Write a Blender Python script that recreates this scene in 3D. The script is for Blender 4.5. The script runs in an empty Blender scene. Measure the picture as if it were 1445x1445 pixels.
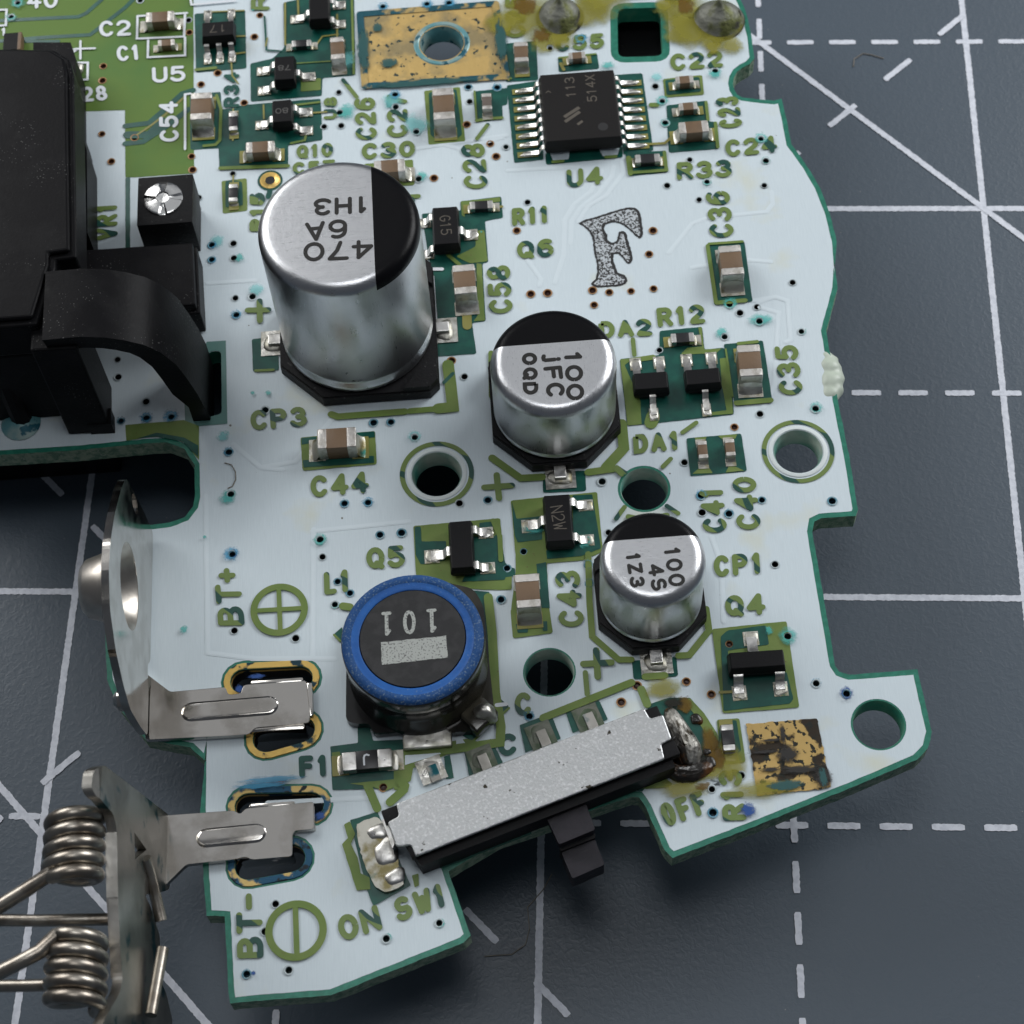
import bpy, bmesh, math, random
from mathutils import Vector, Matrix
from mathutils.geometry import delaunay_2d_cdt
random.seed(7)
R = math.radians
S = 0.1                      # lengths below are millimetres; one Blender unit is one centimetre
sc = bpy.context.scene
sc.unit_settings.system = 'METRIC'; sc.unit_settings.scale_length = 0.01
col = sc.collection

# ------------------------------------------------------------------ camera
CAM = Vector((-22.739, -46.051, 96.615)); F = 2820.08
AX = Vector((0.99884, 0.02422, -0.03446)).normalized()          # image right
LK = Vector((-0.04183, 0.46695, -0.88329)).normalized()         # view direction
DN = LK.cross(AX).normalized(); AX = DN.cross(LK).normalized()  # image down
cam = bpy.data.cameras.new('camera'); co = bpy.data.objects.new('camera', cam); col.objects.link(co)
m = Matrix((AX, -DN, -LK)).transposed().to_4x4(); m.translation = CAM * S
co.matrix_world = m
cam.sensor_width = 36; cam.lens = F / 1445 * 36; cam.clip_start = 0.1; cam.clip_end = 500
cam.dof.use_dof = True; cam.dof.focus_distance = 9.9; cam.dof.aperture_fstop = 1.4
sc.camera = co

# ------------------------------------------------------------------ light: soft boxes over a table
W = bpy.data.worlds.new('World'); sc.world = W; W.use_nodes = True
W.node_tree.nodes['Background'].inputs[0].default_value = (0.78, 0.86, 1.0, 1)
W.node_tree.nodes['Background'].inputs[1].default_value = 0.08
def area(name, loc, target, size, power, color, sy=None):
    l = bpy.data.lights.new(name, 'AREA'); l.energy = power; l.color = color
    l.shape = 'RECTANGLE'; l.size = size; l.size_y = sy or size
    o = bpy.data.objects.new(name, l); col.objects.link(o); o.location = loc
    o.rotation_euler = (Vector(target) - Vector(loc)).to_track_quat('-Z', 'Y').to_euler()
area('softbox_left', (-16.0, 11.5, 12.5), (-2.5, 1.0, 0), 13, 2350, (1.0, 0.995, 0.985), 10)
area('softbox_right', (13.5, 13.0, 12.5), (-1.5, 1.0, 0), 12, 3800, (0.98, 0.99, 1.0), 10)
area('softbox_top', (-2.5, -0.5, 20.0), (-2.0, 0.5, 0), 7, 560, (0.97, 0.985, 1.0), 5)
area('diffuser_back', (-2.0, 15.0, 22.0), (-2.0, 1.0, 0), 30, 720, (0.97, 0.985, 1.0), 22)
vs = sc.view_settings; vs.view_transform = 'Standard'; vs.look = 'None'; vs.exposure = 0; vs.gamma = 1
vs.use_curve_mapping = False
sc.render.engine = 'CYCLES'

# ------------------------------------------------------------------ survey helpers
def ray(px, py):
    return (LK + AX * ((px - 722.5) / F) + DN * ((py - 722.5) / F))
def mat_pt(px, py, z=0.0):
    d = ray(px, py); return CAM + d * ((z - CAM.z) / d.z)
H0 = 7.0; ANG = R(5.15)
ORG = mat_pt(722, 722, H0); ca, sa = math.cos(ANG), math.sin(ANG)
def loc_of(p):
    x, y = p.x - ORG.x, p.y - ORG.y
    return Vector((ca * x + sa * y, -sa * x + ca * y, p.z - H0))
CL = loc_of(CAM)
def b(px, py, z=0.0):                                   # point on the board at height z
    p = loc_of(mat_pt(px, py, H0 + z)); return Vector((p.x, p.y))
def upl(px, py, u):                                     # point on the upright plane x = u
    d = ray(px, py); d = Vector((ca * d.x + sa * d.y, -sa * d.x + ca * d.y, d.z))
    p = CL + d * ((u - CL.x) / d.x); return Vector((p.y, p.z))
OFF = (0, 350, 700, 1045); K = 400 / 1445
def px(c, x, y): return (OFF[int(c[0])] + x * K, OFF[int(c[1])] + y * K)
def t(c, x, y, z=0.0): return b(*px(c, x, y), z)
def tl(c, pts, z=0.0): return [t(c, x, y, z) for x, y in pts]

# ------------------------------------------------------------------ materials
MT = {}
def nodes(name):
    m = bpy.data.materials.new(name); m.use_nodes = True; MT[name] = m
    nt = m.node_tree; return m, nt, nt.nodes['Principled BSDF'], nt.nodes.new, nt.links.new
def mat(name, color, rough=0.5, metal=0.0, c2=None, scale=40, lo=0.45, hi=0.6, bump=0.0, bscale=60, spec=0.5,
        c3=None, s3=90, lo3=0.66, hi3=0.7, stretch=None, rvar=0.0, coat=0.0, detail=4):
    m, nt, p, N, L = nodes(name)
    p.inputs['Base Color'].default_value = (*color, 1); p.inputs['Roughness'].default_value = rough
    p.inputs['Metallic'].default_value = metal; p.inputs['Specular IOR Level'].default_value = spec
    p.inputs['Coat Weight'].default_value = coat
    tc = N('ShaderNodeTexCoord'); src = tc.outputs['Object']
    if stretch:
        mp = N('ShaderNodeMapping'); mp.inputs['Scale'].default_value = stretch; L(src, mp.inputs[0]); src2 = mp.outputs[0]
    else: src2 = src
    cur = None
    def layer(cur, base, c, s, a, z, sr):
        n = N('ShaderNodeTexNoise'); n.inputs['Scale'].default_value = s; n.inputs['Detail'].default_value = detail; L(sr, n.inputs['Vector'])
        r = N('ShaderNodeMapRange'); r.inputs[1].default_value = a; r.inputs[2].default_value = z; L(n.outputs['Fac'], r.inputs[0])
        x = N('ShaderNodeMix'); x.data_type = 'RGBA'; L(r.outputs[0], x.inputs[0])
        if cur is None: x.inputs[6].default_value = (*base, 1)
        else: L(cur, x.inputs[6])
        x.inputs[7].default_value = (*c, 1); return x.outputs[2]
    if c2: cur = layer(cur, color, c2, scale, lo, hi, src2)
    if c3: cur = layer(cur, color, c3, s3, lo3, hi3, src)
    if cur: L(cur, p.inputs['Base Color'])
    if bump or rvar:
        n = N('ShaderNodeTexNoise'); n.inputs['Scale'].default_value = bscale; n.inputs['Detail'].default_value = 5; L(src2, n.inputs['Vector'])
        if bump:
            bp = N('ShaderNodeBump'); bp.inputs['Strength'].default_value = bump; bp.inputs['Distance'].default_value = 0.01
            L(n.outputs['Fac'], bp.inputs['Height']); L(bp.outputs[0], p.inputs['Normal'])
        if rvar:
            r = N('ShaderNodeMapRange'); r.inputs[3].default_value = rough - rvar; r.inputs[4].default_value = rough + rvar
            r.inputs[1].default_value = .3; r.inputs[2].default_value = .7
            L(n.outputs['Fac'], r.inputs[0]); L(r.outputs[0], p.inputs['Roughness'])
    return m
mat('white_ink', (0.60, 0.685, 0.73), 0.42, c2=(0.56, 0.645, 0.69), scale=22, lo=.35, hi=.7, stretch=(9, 0.5, 1), bump=0.05, bscale=18,
    c3=(0.60, 0.62, 0.50), s3=2.3, lo3=.60, hi3=.78)
mat('white_track_lit', (0.635, 0.72, 0.765), 0.38)  # paler than the paint: the highlight on the relief is put into the colour
mat('mask_dark', (0.004, 0.066, 0.052), 0.28, c2=(0.006, 0.085, 0.062), scale=15, bump=0.04, bscale=30)
mat('mask_edge', (0.012, 0.15, 0.10), 0.35, c2=(0.02, 0.19, 0.13), scale=25, bump=0.06)
mat('olive', (0.135, 0.205, 0.050), 0.4, spec=.3, c2=(0.165, 0.225, 0.062), scale=9, lo=.4, hi=.65, bump=0.05, bscale=40, c3=(0.13, 0.13, 0.045), s3=70, lo3=.68, hi3=.72)
mat('olive_field', (0.115, 0.195, 0.043), 0.5, spec=.2, c2=(0.07, 0.17, 0.05), scale=1.6, lo=.45, hi=.7, bump=0.03, bscale=50)
mat('trace_gold', (0.24, 0.225, 0.06), 0.35)
mat('fibreglass', (0.33, 0.42, 0.30), 0.7, c2=(0.14, 0.25, 0.17), scale=28, lo=.4, hi=.6, bump=0.9, bscale=45, c3=(0.42, 0.47, 0.38), s3=60, lo3=.58, hi3=.7)
mat('silk_white', (0.68, 0.72, 0.76), 0.5)
# knocked-out lettering: olive over copper, dark green where the copper below is parted
def letter_mat():
    m, nt, p, N, L = nodes('letter')
    tc = N('ShaderNodeTexCoord'); w = N('ShaderNodeTexWave'); w.inputs['Scale'].default_value = 1.9; w.inputs['Distortion'].default_value = 4.5
    w.inputs['Detail Scale'].default_value = 1.2; w.bands_direction = 'DIAGONAL'
    r = N('ShaderNodeMapRange'); r.inputs[1].default_value = .925; r.inputs[2].default_value = .935
    x = N('ShaderNodeMix'); x.data_type = 'RGBA'; x.inputs[6].default_value = (0.135, 0.20, 0.05, 1); x.inputs[7].default_value = (0.006, 0.06, 0.045, 1)
    L(tc.outputs['Object'], w.inputs[0]); L(w.outputs['Fac'], r.inputs[0]); L(r.outputs[0], x.inputs[0]); L(x.outputs[2], p.inputs['Base Color'])
    p.inputs['Roughness'].default_value = .38
letter_mat()
mat('solder', (0.62, 0.61, 0.57), 0.38, 1.0, c2=(0.42, 0.41, 0.36), scale=14, bump=0.5, bscale=20, rvar=.12)
mat('solder_dull', (0.46, 0.45, 0.40), 0.48, 1.0, c2=(0.23, 0.20, 0.10), scale=12, lo=.5, hi=.65, bump=0.6, bscale=18, c3=(0.03, 0.11, 0.09), s3=10, lo3=.6, hi3=.7)
mat('solder_burnt', (0.40, 0.39, 0.36), 0.5, .8, c2=(0.05, 0.042, 0.03), scale=14, lo=.46, hi=.58, bump=1.0, bscale=34, c3=(0.10, 0.05, 0.015), s3=14, lo3=.64, hi3=.70, detail=8)
mat('solder_grey', (0.17, 0.175, 0.15), 0.55, 0.6, c2=(0.10, 0.11, 0.035), scale=7, lo=.45, hi=.58, bump=0.9, bscale=24, c3=(0.03, 0.03, 0.02), s3=14, lo3=.60, hi3=.68)
mat('solder_green', (0.15, 0.16, 0.13), 0.5, .5, c2=(0.07, 0.10, 0.06), scale=9, bump=.6, bscale=20, c3=(0.02, 0.13, 0.15), s3=10, lo3=.62, hi3=.68)
mat('tin', (0.66, 0.65, 0.63), 0.36, 1.0, bump=0.25, bscale=30, rvar=.1, c2=(0.5, 0.49, 0.46), scale=16)
mat('tin_end', (0.58, 0.56, 0.53), 0.45, .85, bump=0.45, bscale=34, c2=(0.42, 0.40, 0.36), scale=24, lo=.5, hi=.65)
mat('ceramic_brown', (0.155, 0.096, 0.052), 0.5, bump=0.15, bscale=60, c2=(0.13, 0.08, 0.043), scale=12)
mat('ceramic_grey', (0.12, 0.095, 0.078), 0.5, bump=0.15, bscale=60)
mat('resistor_black', (0.012, 0.012, 0.014), 0.35)
mat('package_black', (0.007, 0.007, 0.008), 0.48, spec=.15, bump=0.12, bscale=90, c3=(0.10, 0.10, 0.10), s3=75, lo3=.74, hi3=.78)
mat('ic_black', (0.014, 0.013, 0.013), 0.55, spec=.15, bump=0.12, bscale=90, c3=(0.12, 0.12, 0.12), s3=60, lo3=.75, hi3=.8)
mat('mark_grey', (0.085, 0.073, 0.058), 0.6)
mat('mark_pale', (0.075, 0.073, 0.07), 0.6)
mat('plastic_base', (0.012, 0.012, 0.013), 0.5, spec=.15, bump=0.3, bscale=50, c3=(0.07, 0.07, 0.07), s3=40, lo3=.66, hi3=.74)
mat('housing', (0.0065, 0.0065, 0.0075), 0.42, bump=0.10, bscale=60, c2=(0.010, 0.010, 0.011), scale=5, c3=(0.018, 0.018, 0.018), s3=9, lo3=.62, hi3=.8, spec=.07, detail=6)
mat('nickel_satin', (0.66, 0.62, 0.56), 0.36, 1.0, bump=0.06, bscale=20, c2=(0.52, 0.48, 0.43), scale=7)
def dusty(name):
    nt = MT[name].node_tree; N, L = nt.nodes.new, nt.links.new; p = nt.nodes['Principled BSDF']; src = p.inputs['Base Color'].links[0].from_socket
    tc = N('ShaderNodeTexCoord'); v = N('ShaderNodeTexVoronoi'); v.inputs['Scale'].default_value = 62; L(tc.outputs['Object'], v.inputs['Vector'])
    n = N('ShaderNodeTexNoise'); n.inputs['Scale'].default_value = 3.2; n.inputs['Detail'].default_value = 5; L(tc.outputs['Object'], n.inputs['Vector'])
    r = N('ShaderNodeMapRange'); r.inputs[1].default_value = .48; r.inputs[2].default_value = .72; r.inputs[3].default_value = .04; r.inputs[4].default_value = .26; L(n.outputs['Fac'], r.inputs[0])
    lt = N('ShaderNodeMath'); lt.operation = 'LESS_THAN'; L(v.outputs['Distance'], lt.inputs[0]); L(r.outputs[0], lt.inputs[1])
    x = N('ShaderNodeMix'); x.data_type = 'RGBA'; L(lt.outputs[0], x.inputs[0]); L(src, x.inputs[6]); x.inputs[7].default_value = (.10, .10, .098, 1); L(x.outputs[2], p.inputs['Base Color'])
dusty('housing')
def specks(name, scale, size, color):
    nt = MT[name].node_tree; N, L = nt.nodes.new, nt.links.new; p = nt.nodes['Principled BSDF']; src = p.inputs['Base Color'].links[0].from_socket
    tc = N('ShaderNodeTexCoord'); nz = N('ShaderNodeTexNoise'); nz.inputs['Scale'].default_value = 60; L(tc.outputs['Object'], nz.inputs['Vector'])
    v = N('ShaderNodeTexVoronoi'); v.inputs['Scale'].default_value = scale; L(tc.outputs['Object'], v.inputs['Vector'])
    sp = N('ShaderNodeSeparateColor'); L(v.outputs['Color'], sp.inputs[0])
    th = N('ShaderNodeMath'); th.operation = 'MULTIPLY'; th.inputs[1].default_value = size; L(sp.outputs[0], th.inputs[0])
    t2 = N('ShaderNodeMath'); t2.operation = 'MULTIPLY'; L(th.outputs[0], t2.inputs[0]); L(nz.outputs['Fac'], t2.inputs[1])
    lt = N('ShaderNodeMath'); lt.operation = 'LESS_THAN'; L(v.outputs['Distance'], lt.inputs[0]); L(t2.outputs[0], lt.inputs[1])
    x = N('ShaderNodeMix'); x.data_type = 'RGBA'; L(lt.outputs[0], x.inputs[0]); L(src, x.inputs[6]); x.inputs[7].default_value = (*color, 1); L(x.outputs[2], p.inputs['Base Color'])
specks('white_ink', 7, .085, (.16, .16, .14))

mat('nickel', (0.58, 0.555, 0.52), 0.13, 1.0, bump=0.015, bscale=12, rvar=.05, c2=(0.44, 0.415, 0.38), scale=6)
mat('nickel_worn', (0.42, 0.405, 0.375), 0.34, 1.0, c2=(0.25, 0.24, 0.215), scale=4, lo=.42, hi=.62, bump=0.12, bscale=20, c3=(0.02, 0.10, 0.12), s3=6.5, lo3=.565, hi3=.64, detail=7)
mat('spring_steel', (0.38, 0.35, 0.305), 0.34, 1.0, c2=(0.26, 0.23, 0.195), scale=10, bump=0.08)
mat('switch_steel', (0.42, 0.43, 0.435), 0.42, 1.0, c2=(0.54, 0.55, 0.555), scale=75, lo=.52, hi=.66, bump=0.3, bscale=80, c3=(0.05, 0.045, 0.035), s3=16, lo3=.67, hi3=.70, detail=8)
mat('slider', (0.011, 0.010, 0.015), 0.5, spec=.3, bump=0.3, bscale=35, c2=(0.017, 0.015, 0.021), scale=8)
mat('gold', (0.80, 0.54, 0.17), 0.32, .9, c2=(0.66, 0.46, 0.16), scale=9, bump=0.4, bscale=14)
mat('gold_corroded', (0.62, 0.43, 0.16), 0.42, .55, c2=(0.34, 0.27, 0.14), scale=5, lo=.45, hi=.6, bump=0.45, bscale=22, c3=(0.02, 0.05, 0.055), s3=30, lo3=.615, hi3=.64, detail=9)
mat('gold_scraped', (0.48, 0.33, 0.12), 0.42, .6, c2=(0.03, 0.022, 0.014), scale=9, lo=.52, hi=.56, bump=0.5, bscale=18, c3=(0.02, 0.022, 0.018), s3=34, lo3=.575, hi3=.60, detail=10)
mat('land_border', (0.5, 0.36, 0.14), 0.45, .5, c2=(0.015, 0.09, 0.12), scale=11, lo=.42, hi=.5, bump=0.5, bscale=20, detail=8)
mat('slot_ring', (0.62, 0.42, 0.12), 0.4, .6, c2=(0.012, 0.04, 0.055), scale=9, lo=.56, hi=.60, bump=0.6, bscale=14, detail=8)
mat('slot_ring_blue', (0.55, 0.40, 0.15), 0.45, .5, c2=(0.012, 0.07, 0.13), scale=9, lo=.46, hi=.51, bump=0.6, bscale=14, detail=8, c3=(0.01, 0.015, 0.02), s3=18, lo3=.58, hi3=.62)
mat('hole_dark', (0.006, 0.006, 0.007), 0.6)
mat('via_copper', (0.075, 0.024, 0.013), 0.45)
mat('via_dark', (0.006, 0.035, 0.035), 0.45)
mat('via_blue', (0.003, 0.012, 0.022), 0.5, c2=(0.02, 0.12, 0.2), scale=40, lo=.58, hi=.66)
mat('rim_blue', (0.10, 0.26, 0.34), 0.5, c2=(0.30, 0.42, 0.46), scale=30)
mat('copper_rim', (0.36, 0.20, 0.09), 0.45, .2)
mat('pale_rim', (0.45, 0.52, 0.54), 0.45)
mat('hole_wall', (0.40, 0.46, 0.40), 0.5, c2=(0.06, 0.28, 0.22), scale=5, lo=.4, hi=.65, bump=0.6, bscale=20)
mat('hole_wall_green', (0.03, 0.22, 0.15), 0.5, c2=(0.13, 0.30, 0.20), scale=6, lo=.4, hi=.65, bump=0.6, bscale=20)
mat('hole_wall_blue', (0.12, 0.30, 0.33), 0.4, .2, c2=(0.30, 0.40, 0.38), scale=6, bump=0.5, bscale=14, c3=(0.01, 0.10, 0.14), s3=12, lo3=.55, hi3=.6)
mat('ferrite', (0.014, 0.0145, 0.016), 0.5, spec=.35, bump=0.2, bscale=60, c2=(0.024, 0.024, 0.026), scale=18)
mat('lacquer', (0.010, 0.010, 0.010), 0.16, bump=0.15, bscale=10, c2=(0.055, 0.05, 0.036), scale=2.4, lo=.52, hi=.7)
mat('blue_dusty', (0.012, 0.06, 0.19), 0.65, spec=.2, c2=(0.02, 0.07, 0.20), scale=14, bump=0.4, bscale=50, c3=(0.12, 0.18, 0.26), s3=95, lo3=.55, hi3=.68)
mat('blue_ring', (0.010, 0.085, 0.31), 0.5, spec=.3, c2=(0.012, 0.10, 0.35), scale=10, bump=0.4, bscale=30, c3=(0.10, 0.17, 0.30), s3=80, lo3=.66, hi3=.72)
mat('stamp_white', (0.36, 0.38, 0.36), 0.6, c2=(0.10, 0.10, 0.10), scale=110, lo=.54, hi=.64)
mat('stamp_black', (0.012, 0.012, 0.013), 0.55)
mat('stamp_speckle', (0.47, 0.51, 0.54), 0.6, c2=(0.02, 0.02, 0.02), scale=100, lo=.46, hi=.56)
mat('ink_black', (0.008, 0.007, 0.006), 0.4)
mat('screw', (0.74, 0.74, 0.73), 0.22, 1.0, bump=0.3, bscale=10, rvar=.1)
mat('glue', (0.46, 0.52, 0.44), 0.4, bump=0.3, bscale=6)
mat('fibre', (0.20, 0.18, 0.15), 0.6)
mat('flux_glass', (0.16, 0.11, 0.012), 0.12)
mat('white_core', (0.62, 0.68, 0.68), 0.45)
# film that thins out from its middle: corrosion and flux stains
def stain(name, color, dens, scale=3.0, rough=.5, e0=.35, e1=.75):
    m, nt, p, N, L = nodes(name)
    p.inputs['Base Color'].default_value = (*color, 1); p.inputs['Roughness'].default_value = rough
    tc = N('ShaderNodeTexCoord'); ln = N('ShaderNodeVectorMath'); ln.operation = 'LENGTH'; L(tc.outputs['Object'], ln.inputs[0])
    oi = N('ShaderNodeObjectInfo')
    n = N('ShaderNodeTexNoise'); n.noise_dimensions = '4D'; n.inputs['Scale'].default_value = scale; n.inputs['Detail'].default_value = 6
    mw = N('ShaderNodeMath'); mw.operation = 'MULTIPLY'; mw.inputs[1].default_value = 50; L(oi.outputs['Random'], mw.inputs[0]); L(mw.outputs[0], n.inputs['W'])
    L(tc.outputs['Object'], n.inputs['Vector'])
    a = N('ShaderNodeMath'); a.operation = 'MULTIPLY_ADD'; a.inputs[1].default_value = -1.15; a.inputs[2].default_value = 0.62; L(ln.outputs['Value'], a.inputs[0])
    s = N('ShaderNodeMath'); s.operation = 'ADD'; L(a.outputs[0], s.inputs[0]); L(n.outputs['Fac'], s.inputs[1])
    r = N('ShaderNodeMapRange'); r.inputs[1].default_value = e0; r.inputs[2].default_value = e1; r.inputs[4].default_value = dens
    L(s.outputs[0], r.inputs[0]); L(r.outputs[0], p.inputs['Alpha'])
stain('stain_teal', (0.05, 0.42, 0.38), .75); stain('stain_cyan', (0.18, 0.58, 0.58), .6)
stain('stain_blue', (0.05, 0.30, 0.50), .8, 4); stain('stain_deep', (0.004, 0.06, 0.26), 1.0, 4)
stain('stain_flux', (0.27, 0.25, 0.03), .72, 2.4, .25, .34, .74); stain('stain_amber', (0.15, 0.085, 0.008), .8, 3.4, .15, .45, .7)
stain('stain_ink', (0.018, 0.016, 0.014), .98, 5, .35); stain('stain_verdigris', (0.012, 0.085, 0.085), .9, 6, .5, .45, .65)
stain('stain_dark', (0.012, 0.012, 0.006), .95, 3, .2); stain('stain_rust', (0.30, 0.10, 0.05), .9, 3)

# ------------------------------------------------------------------ mesh helpers
class MB:
    def __init__(s): s.v = []; s.f = []; s.m = []
    def add(s, vs, fs, mi=0):
        o = len(s.v); s.v += [tuple(x) for x in vs]; s.f += [tuple(i + o for i in f) for f in fs]; s.m += [mi] * len(fs); return s
    def prism(s, poly, z0, z1, mi=0, cap=True, bottom=True):
        n = len(poly)
        if area2(poly) < 0: poly = poly[::-1]
        vs = [(p[0], p[1], z0) for p in poly] + [(p[0], p[1], z1) for p in poly]
        fs = [(i, (i + 1) % n, n + (i + 1) % n, n + i) for i in range(n)]
        if cap: fs.append(tuple(range(n, 2 * n)))
        if bottom: fs.append(tuple(range(n - 1, -1, -1)))
        return s.add(vs, fs, mi)
    def lathe(s, prof, seg=48, c=(0, 0), mi=0, a0=0, a1=2 * math.pi):
        full = abs(a1 - a0 - 2 * math.pi) < 1e-6; k = seg if full else seg + 1; n = len(prof)
        vs = [(c[0] + r * math.cos(a0 + (a1 - a0) * j / seg), c[1] + r * math.sin(a0 + (a1 - a0) * j / seg), z) for j in range(k) for r, z in prof]
        fs = []
        for j in range(seg):
            j2 = (j + 1) % k
            for i in range(n - 1):
                q = (j * n + i, j2 * n + i, j2 * n + i + 1, j * n + i + 1)
                fs.append(q)
        return s.add(vs, fs, mi)
    def tube(s, path, r, seg=10, mi=0, cap=True):
        path = [Vector(p) for p in path]; n = len(path); vs = []; up = None
        for i, p in enumerate(path):
            d = (path[min(i + 1, n - 1)] - path[max(i - 1, 0)]).normalized()
            if up is None: up = Vector((0, 0, 1)) if abs(d.z) < .9 else Vector((1, 0, 0))
            a = (up - d * up.dot(d)).normalized(); up = a; c = d.cross(a)
            rr = r[i] if isinstance(r, (list, tuple)) else r
            vs += [p + (a * math.cos(2 * math.pi * k / seg) + c * math.sin(2 * math.pi * k / seg)) * rr for k in range(seg)]
        fs = [(i * seg + k, i * seg + (k + 1) % seg, (i + 1) * seg + (k + 1) % seg, (i + 1) * seg + k) for i in range(n - 1) for k in range(seg)]
        if cap: fs += [tuple(range(seg - 1, -1, -1)), tuple(range((n - 1) * seg, n * seg))]
        return s.add(vs, fs, mi)
    def bbox(s, c, d, bev=0.0, rz=0.0, mi=0, seg=2):
        bm = bmesh.new(); bmesh.ops.create_cube(bm, size=1)
        for v in bm.verts: v.co = Vector((v.co.x * d[0], v.co.y * d[1], v.co.z * d[2]))
        if bev: bmesh.ops.bevel(bm, geom=bm.edges[:], offset=bev, segments=seg, affect='EDGES', profile=.6)
        M = Matrix.Translation(c) @ Matrix.Rotation(rz, 4, 'Z'); bm.verts.index_update()
        s.add([M @ v.co for v in bm.verts], [[v.index for v in f.verts] for f in bm.faces], mi); bm.free(); return s
    def build(s, name, mats, parent=None, loc=(0, 0, 0), rz=0.0, smooth=False, label=None, sharp=35):
        me = bpy.data.meshes.new(name)
        me.from_pydata([(x * S, y * S, z * S) for x, y, z in s.v], [], s.f)
        for k in (mats if isinstance(mats, (list, tuple)) else [mats]): me.materials.append(MT[k] if isinstance(k, str) else k)
        me.polygons.foreach_set('material_index', s.m)
        if smooth:
            me.polygons.foreach_set('use_smooth', [True] * len(s.f))
            try: me.set_sharp_from_angle(angle=R(sharp))
            except Exception: pass
        me.update()
        return put(name, me, parent, loc, rz, label)
def put(name, me, parent=None, loc=(0, 0, 0), rz=0.0, label=None):
    o = bpy.data.objects.new(name, me); col.objects.link(o); o.parent = parent
    o.location = Vector(loc) * S; o.rotation_euler = (0, 0, rz)
    if label: o['label'] = label
    return o
def area2(p): return sum(p[i - 1][0] * p[i][1] - p[i][0] * p[i - 1][1] for i in range(len(p)))
def inside(p, poly):
    x, y = p; r = False
    for i in range(len(poly)):
        a, c = poly[i - 1], poly[i]
        if (a[1] > y) != (c[1] > y) and x < (c[0] - a[0]) * (y - a[1]) / (c[1] - a[1]) + a[0]: r = not r
    return r
def circ(c, r, n=14, ry=None): return [Vector((c[0] + r * math.cos(2 * math.pi * i / n), c[1] + (ry or r) * math.sin(2 * math.pi * i / n))) for i in range(n)]
def fill(mb, outer, holes, z, mi=0):
    vs = []; es = []
    for lp in [outer] + holes:
        o = len(vs); vs += [Vector((p[0], p[1])) for p in lp]; es += [(o + i, o + (i + 1) % len(lp)) for i in range(len(lp))]
    r = delaunay_2d_cdt(vs, es, [], 0, 1e-6); fs = []
    for f in r[2]:
        c = sum((r[0][i] for i in f), Vector((0, 0))) / len(f)
        if inside(c, outer) and not any(inside(c, h) for h in holes):
            if area2([r[0][i] for i in f]) < 0: f = f[::-1]
            fs.append(f)
    mb.add([(v.x, v.y, z) for v in r[0]], fs, mi)
def offset(poly, d):
    if area2(poly) < 0: poly = poly[::-1]
    out = []; n = len(poly)
    for i in range(n):
        a, p, c = Vector(poly[i - 1]), Vector(poly[i]), Vector(poly[(i + 1) % n])
        e1 = (p - a).normalized(); e2 = (c - p).normalized(); n1 = Vector((e1.y, -e1.x)); n2 = Vector((e2.y, -e2.x))
        k = n1 + n2; k = k / max(k.dot(n1), .5) if k.length > 1e-6 else n1
        out.append(p + k * d)
    return out
def roundpoly(poly, r, n=4):
    out = []; m_ = len(poly)
    for i in range(m_):
        a, p, c = Vector(poly[i - 1]), Vector(poly[i]), Vector(poly[(i + 1) % m_])
        ra = min(r, (a - p).length * .45, (c - p).length * .45)
        s, e = p + (a - p).normalized() * ra, p + (c - p).normalized() * ra
        for k in range(n + 1):
            u = k / n; out.append(s * (1 - u) ** 2 + p * 2 * u * (1 - u) + e * u * u)
    return out
def jag(poly, amp, step=.15):
    out = []
    for i in range(len(poly)):
        a, c = Vector(poly[i - 1]), Vector(poly[i]); n = max(1, int((c - a).length / step))
        for k in range(n): q = a.lerp(c, k / n); out.append(Vector((q.x + random.uniform(-amp, amp), q.y + random.uniform(-amp, amp))))
    return out
def stroke(mb, pts, w, z, mi=0, cap=True):
    pts = [Vector(p) for p in pts]; n = len(pts); Lf, Rt = [], []
    for i in range(n):
        d1 = (pts[i] - pts[i - 1]).normalized() if i else (pts[1] - pts[0]).normalized()
        d2 = (pts[i + 1] - pts[i]).normalized() if i < n - 1 else d1
        n1, n2 = Vector((-d1.y, d1.x)), Vector((-d2.y, d2.x)); k = n1 + n2
        k = k / max(k.dot(n1), .45) if k.length > 1e-4 else n1
        Lf.append(pts[i] + k * w / 2); Rt.append(pts[i] - k * w / 2)
    poly = Rt[:]
    def capf(c, d):
        a0 = math.atan2(d.y, d.x); return [c + Vector((math.cos(a0 + R(x)), math.sin(a0 + R(x)))) * w / 2 for x in (-60, -30, 0, 30, 60)]
    closed = (pts[0] - pts[-1]).length < 1e-6
    vs = [(p.x, p.y, z) for p in Rt] + [(p.x, p.y, z) for p in Lf]
    fs = [(i, i + 1, n + i + 1, n + i) for i in range(n - 1)]
    mb.add(vs, fs, mi)
    if cap and not closed:
        for c, d, r_, l_ in ((pts[-1], pts[-1] - pts[-2], Rt[-1], Lf[-1]), (pts[0], pts[0] - pts[1], Lf[0], Rt[0])):
            q = [r_] + capf(c, d) + [l_]; mb.add([(p.x, p.y, z) for p in q], [tuple(range(len(q)))], mi)

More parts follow.
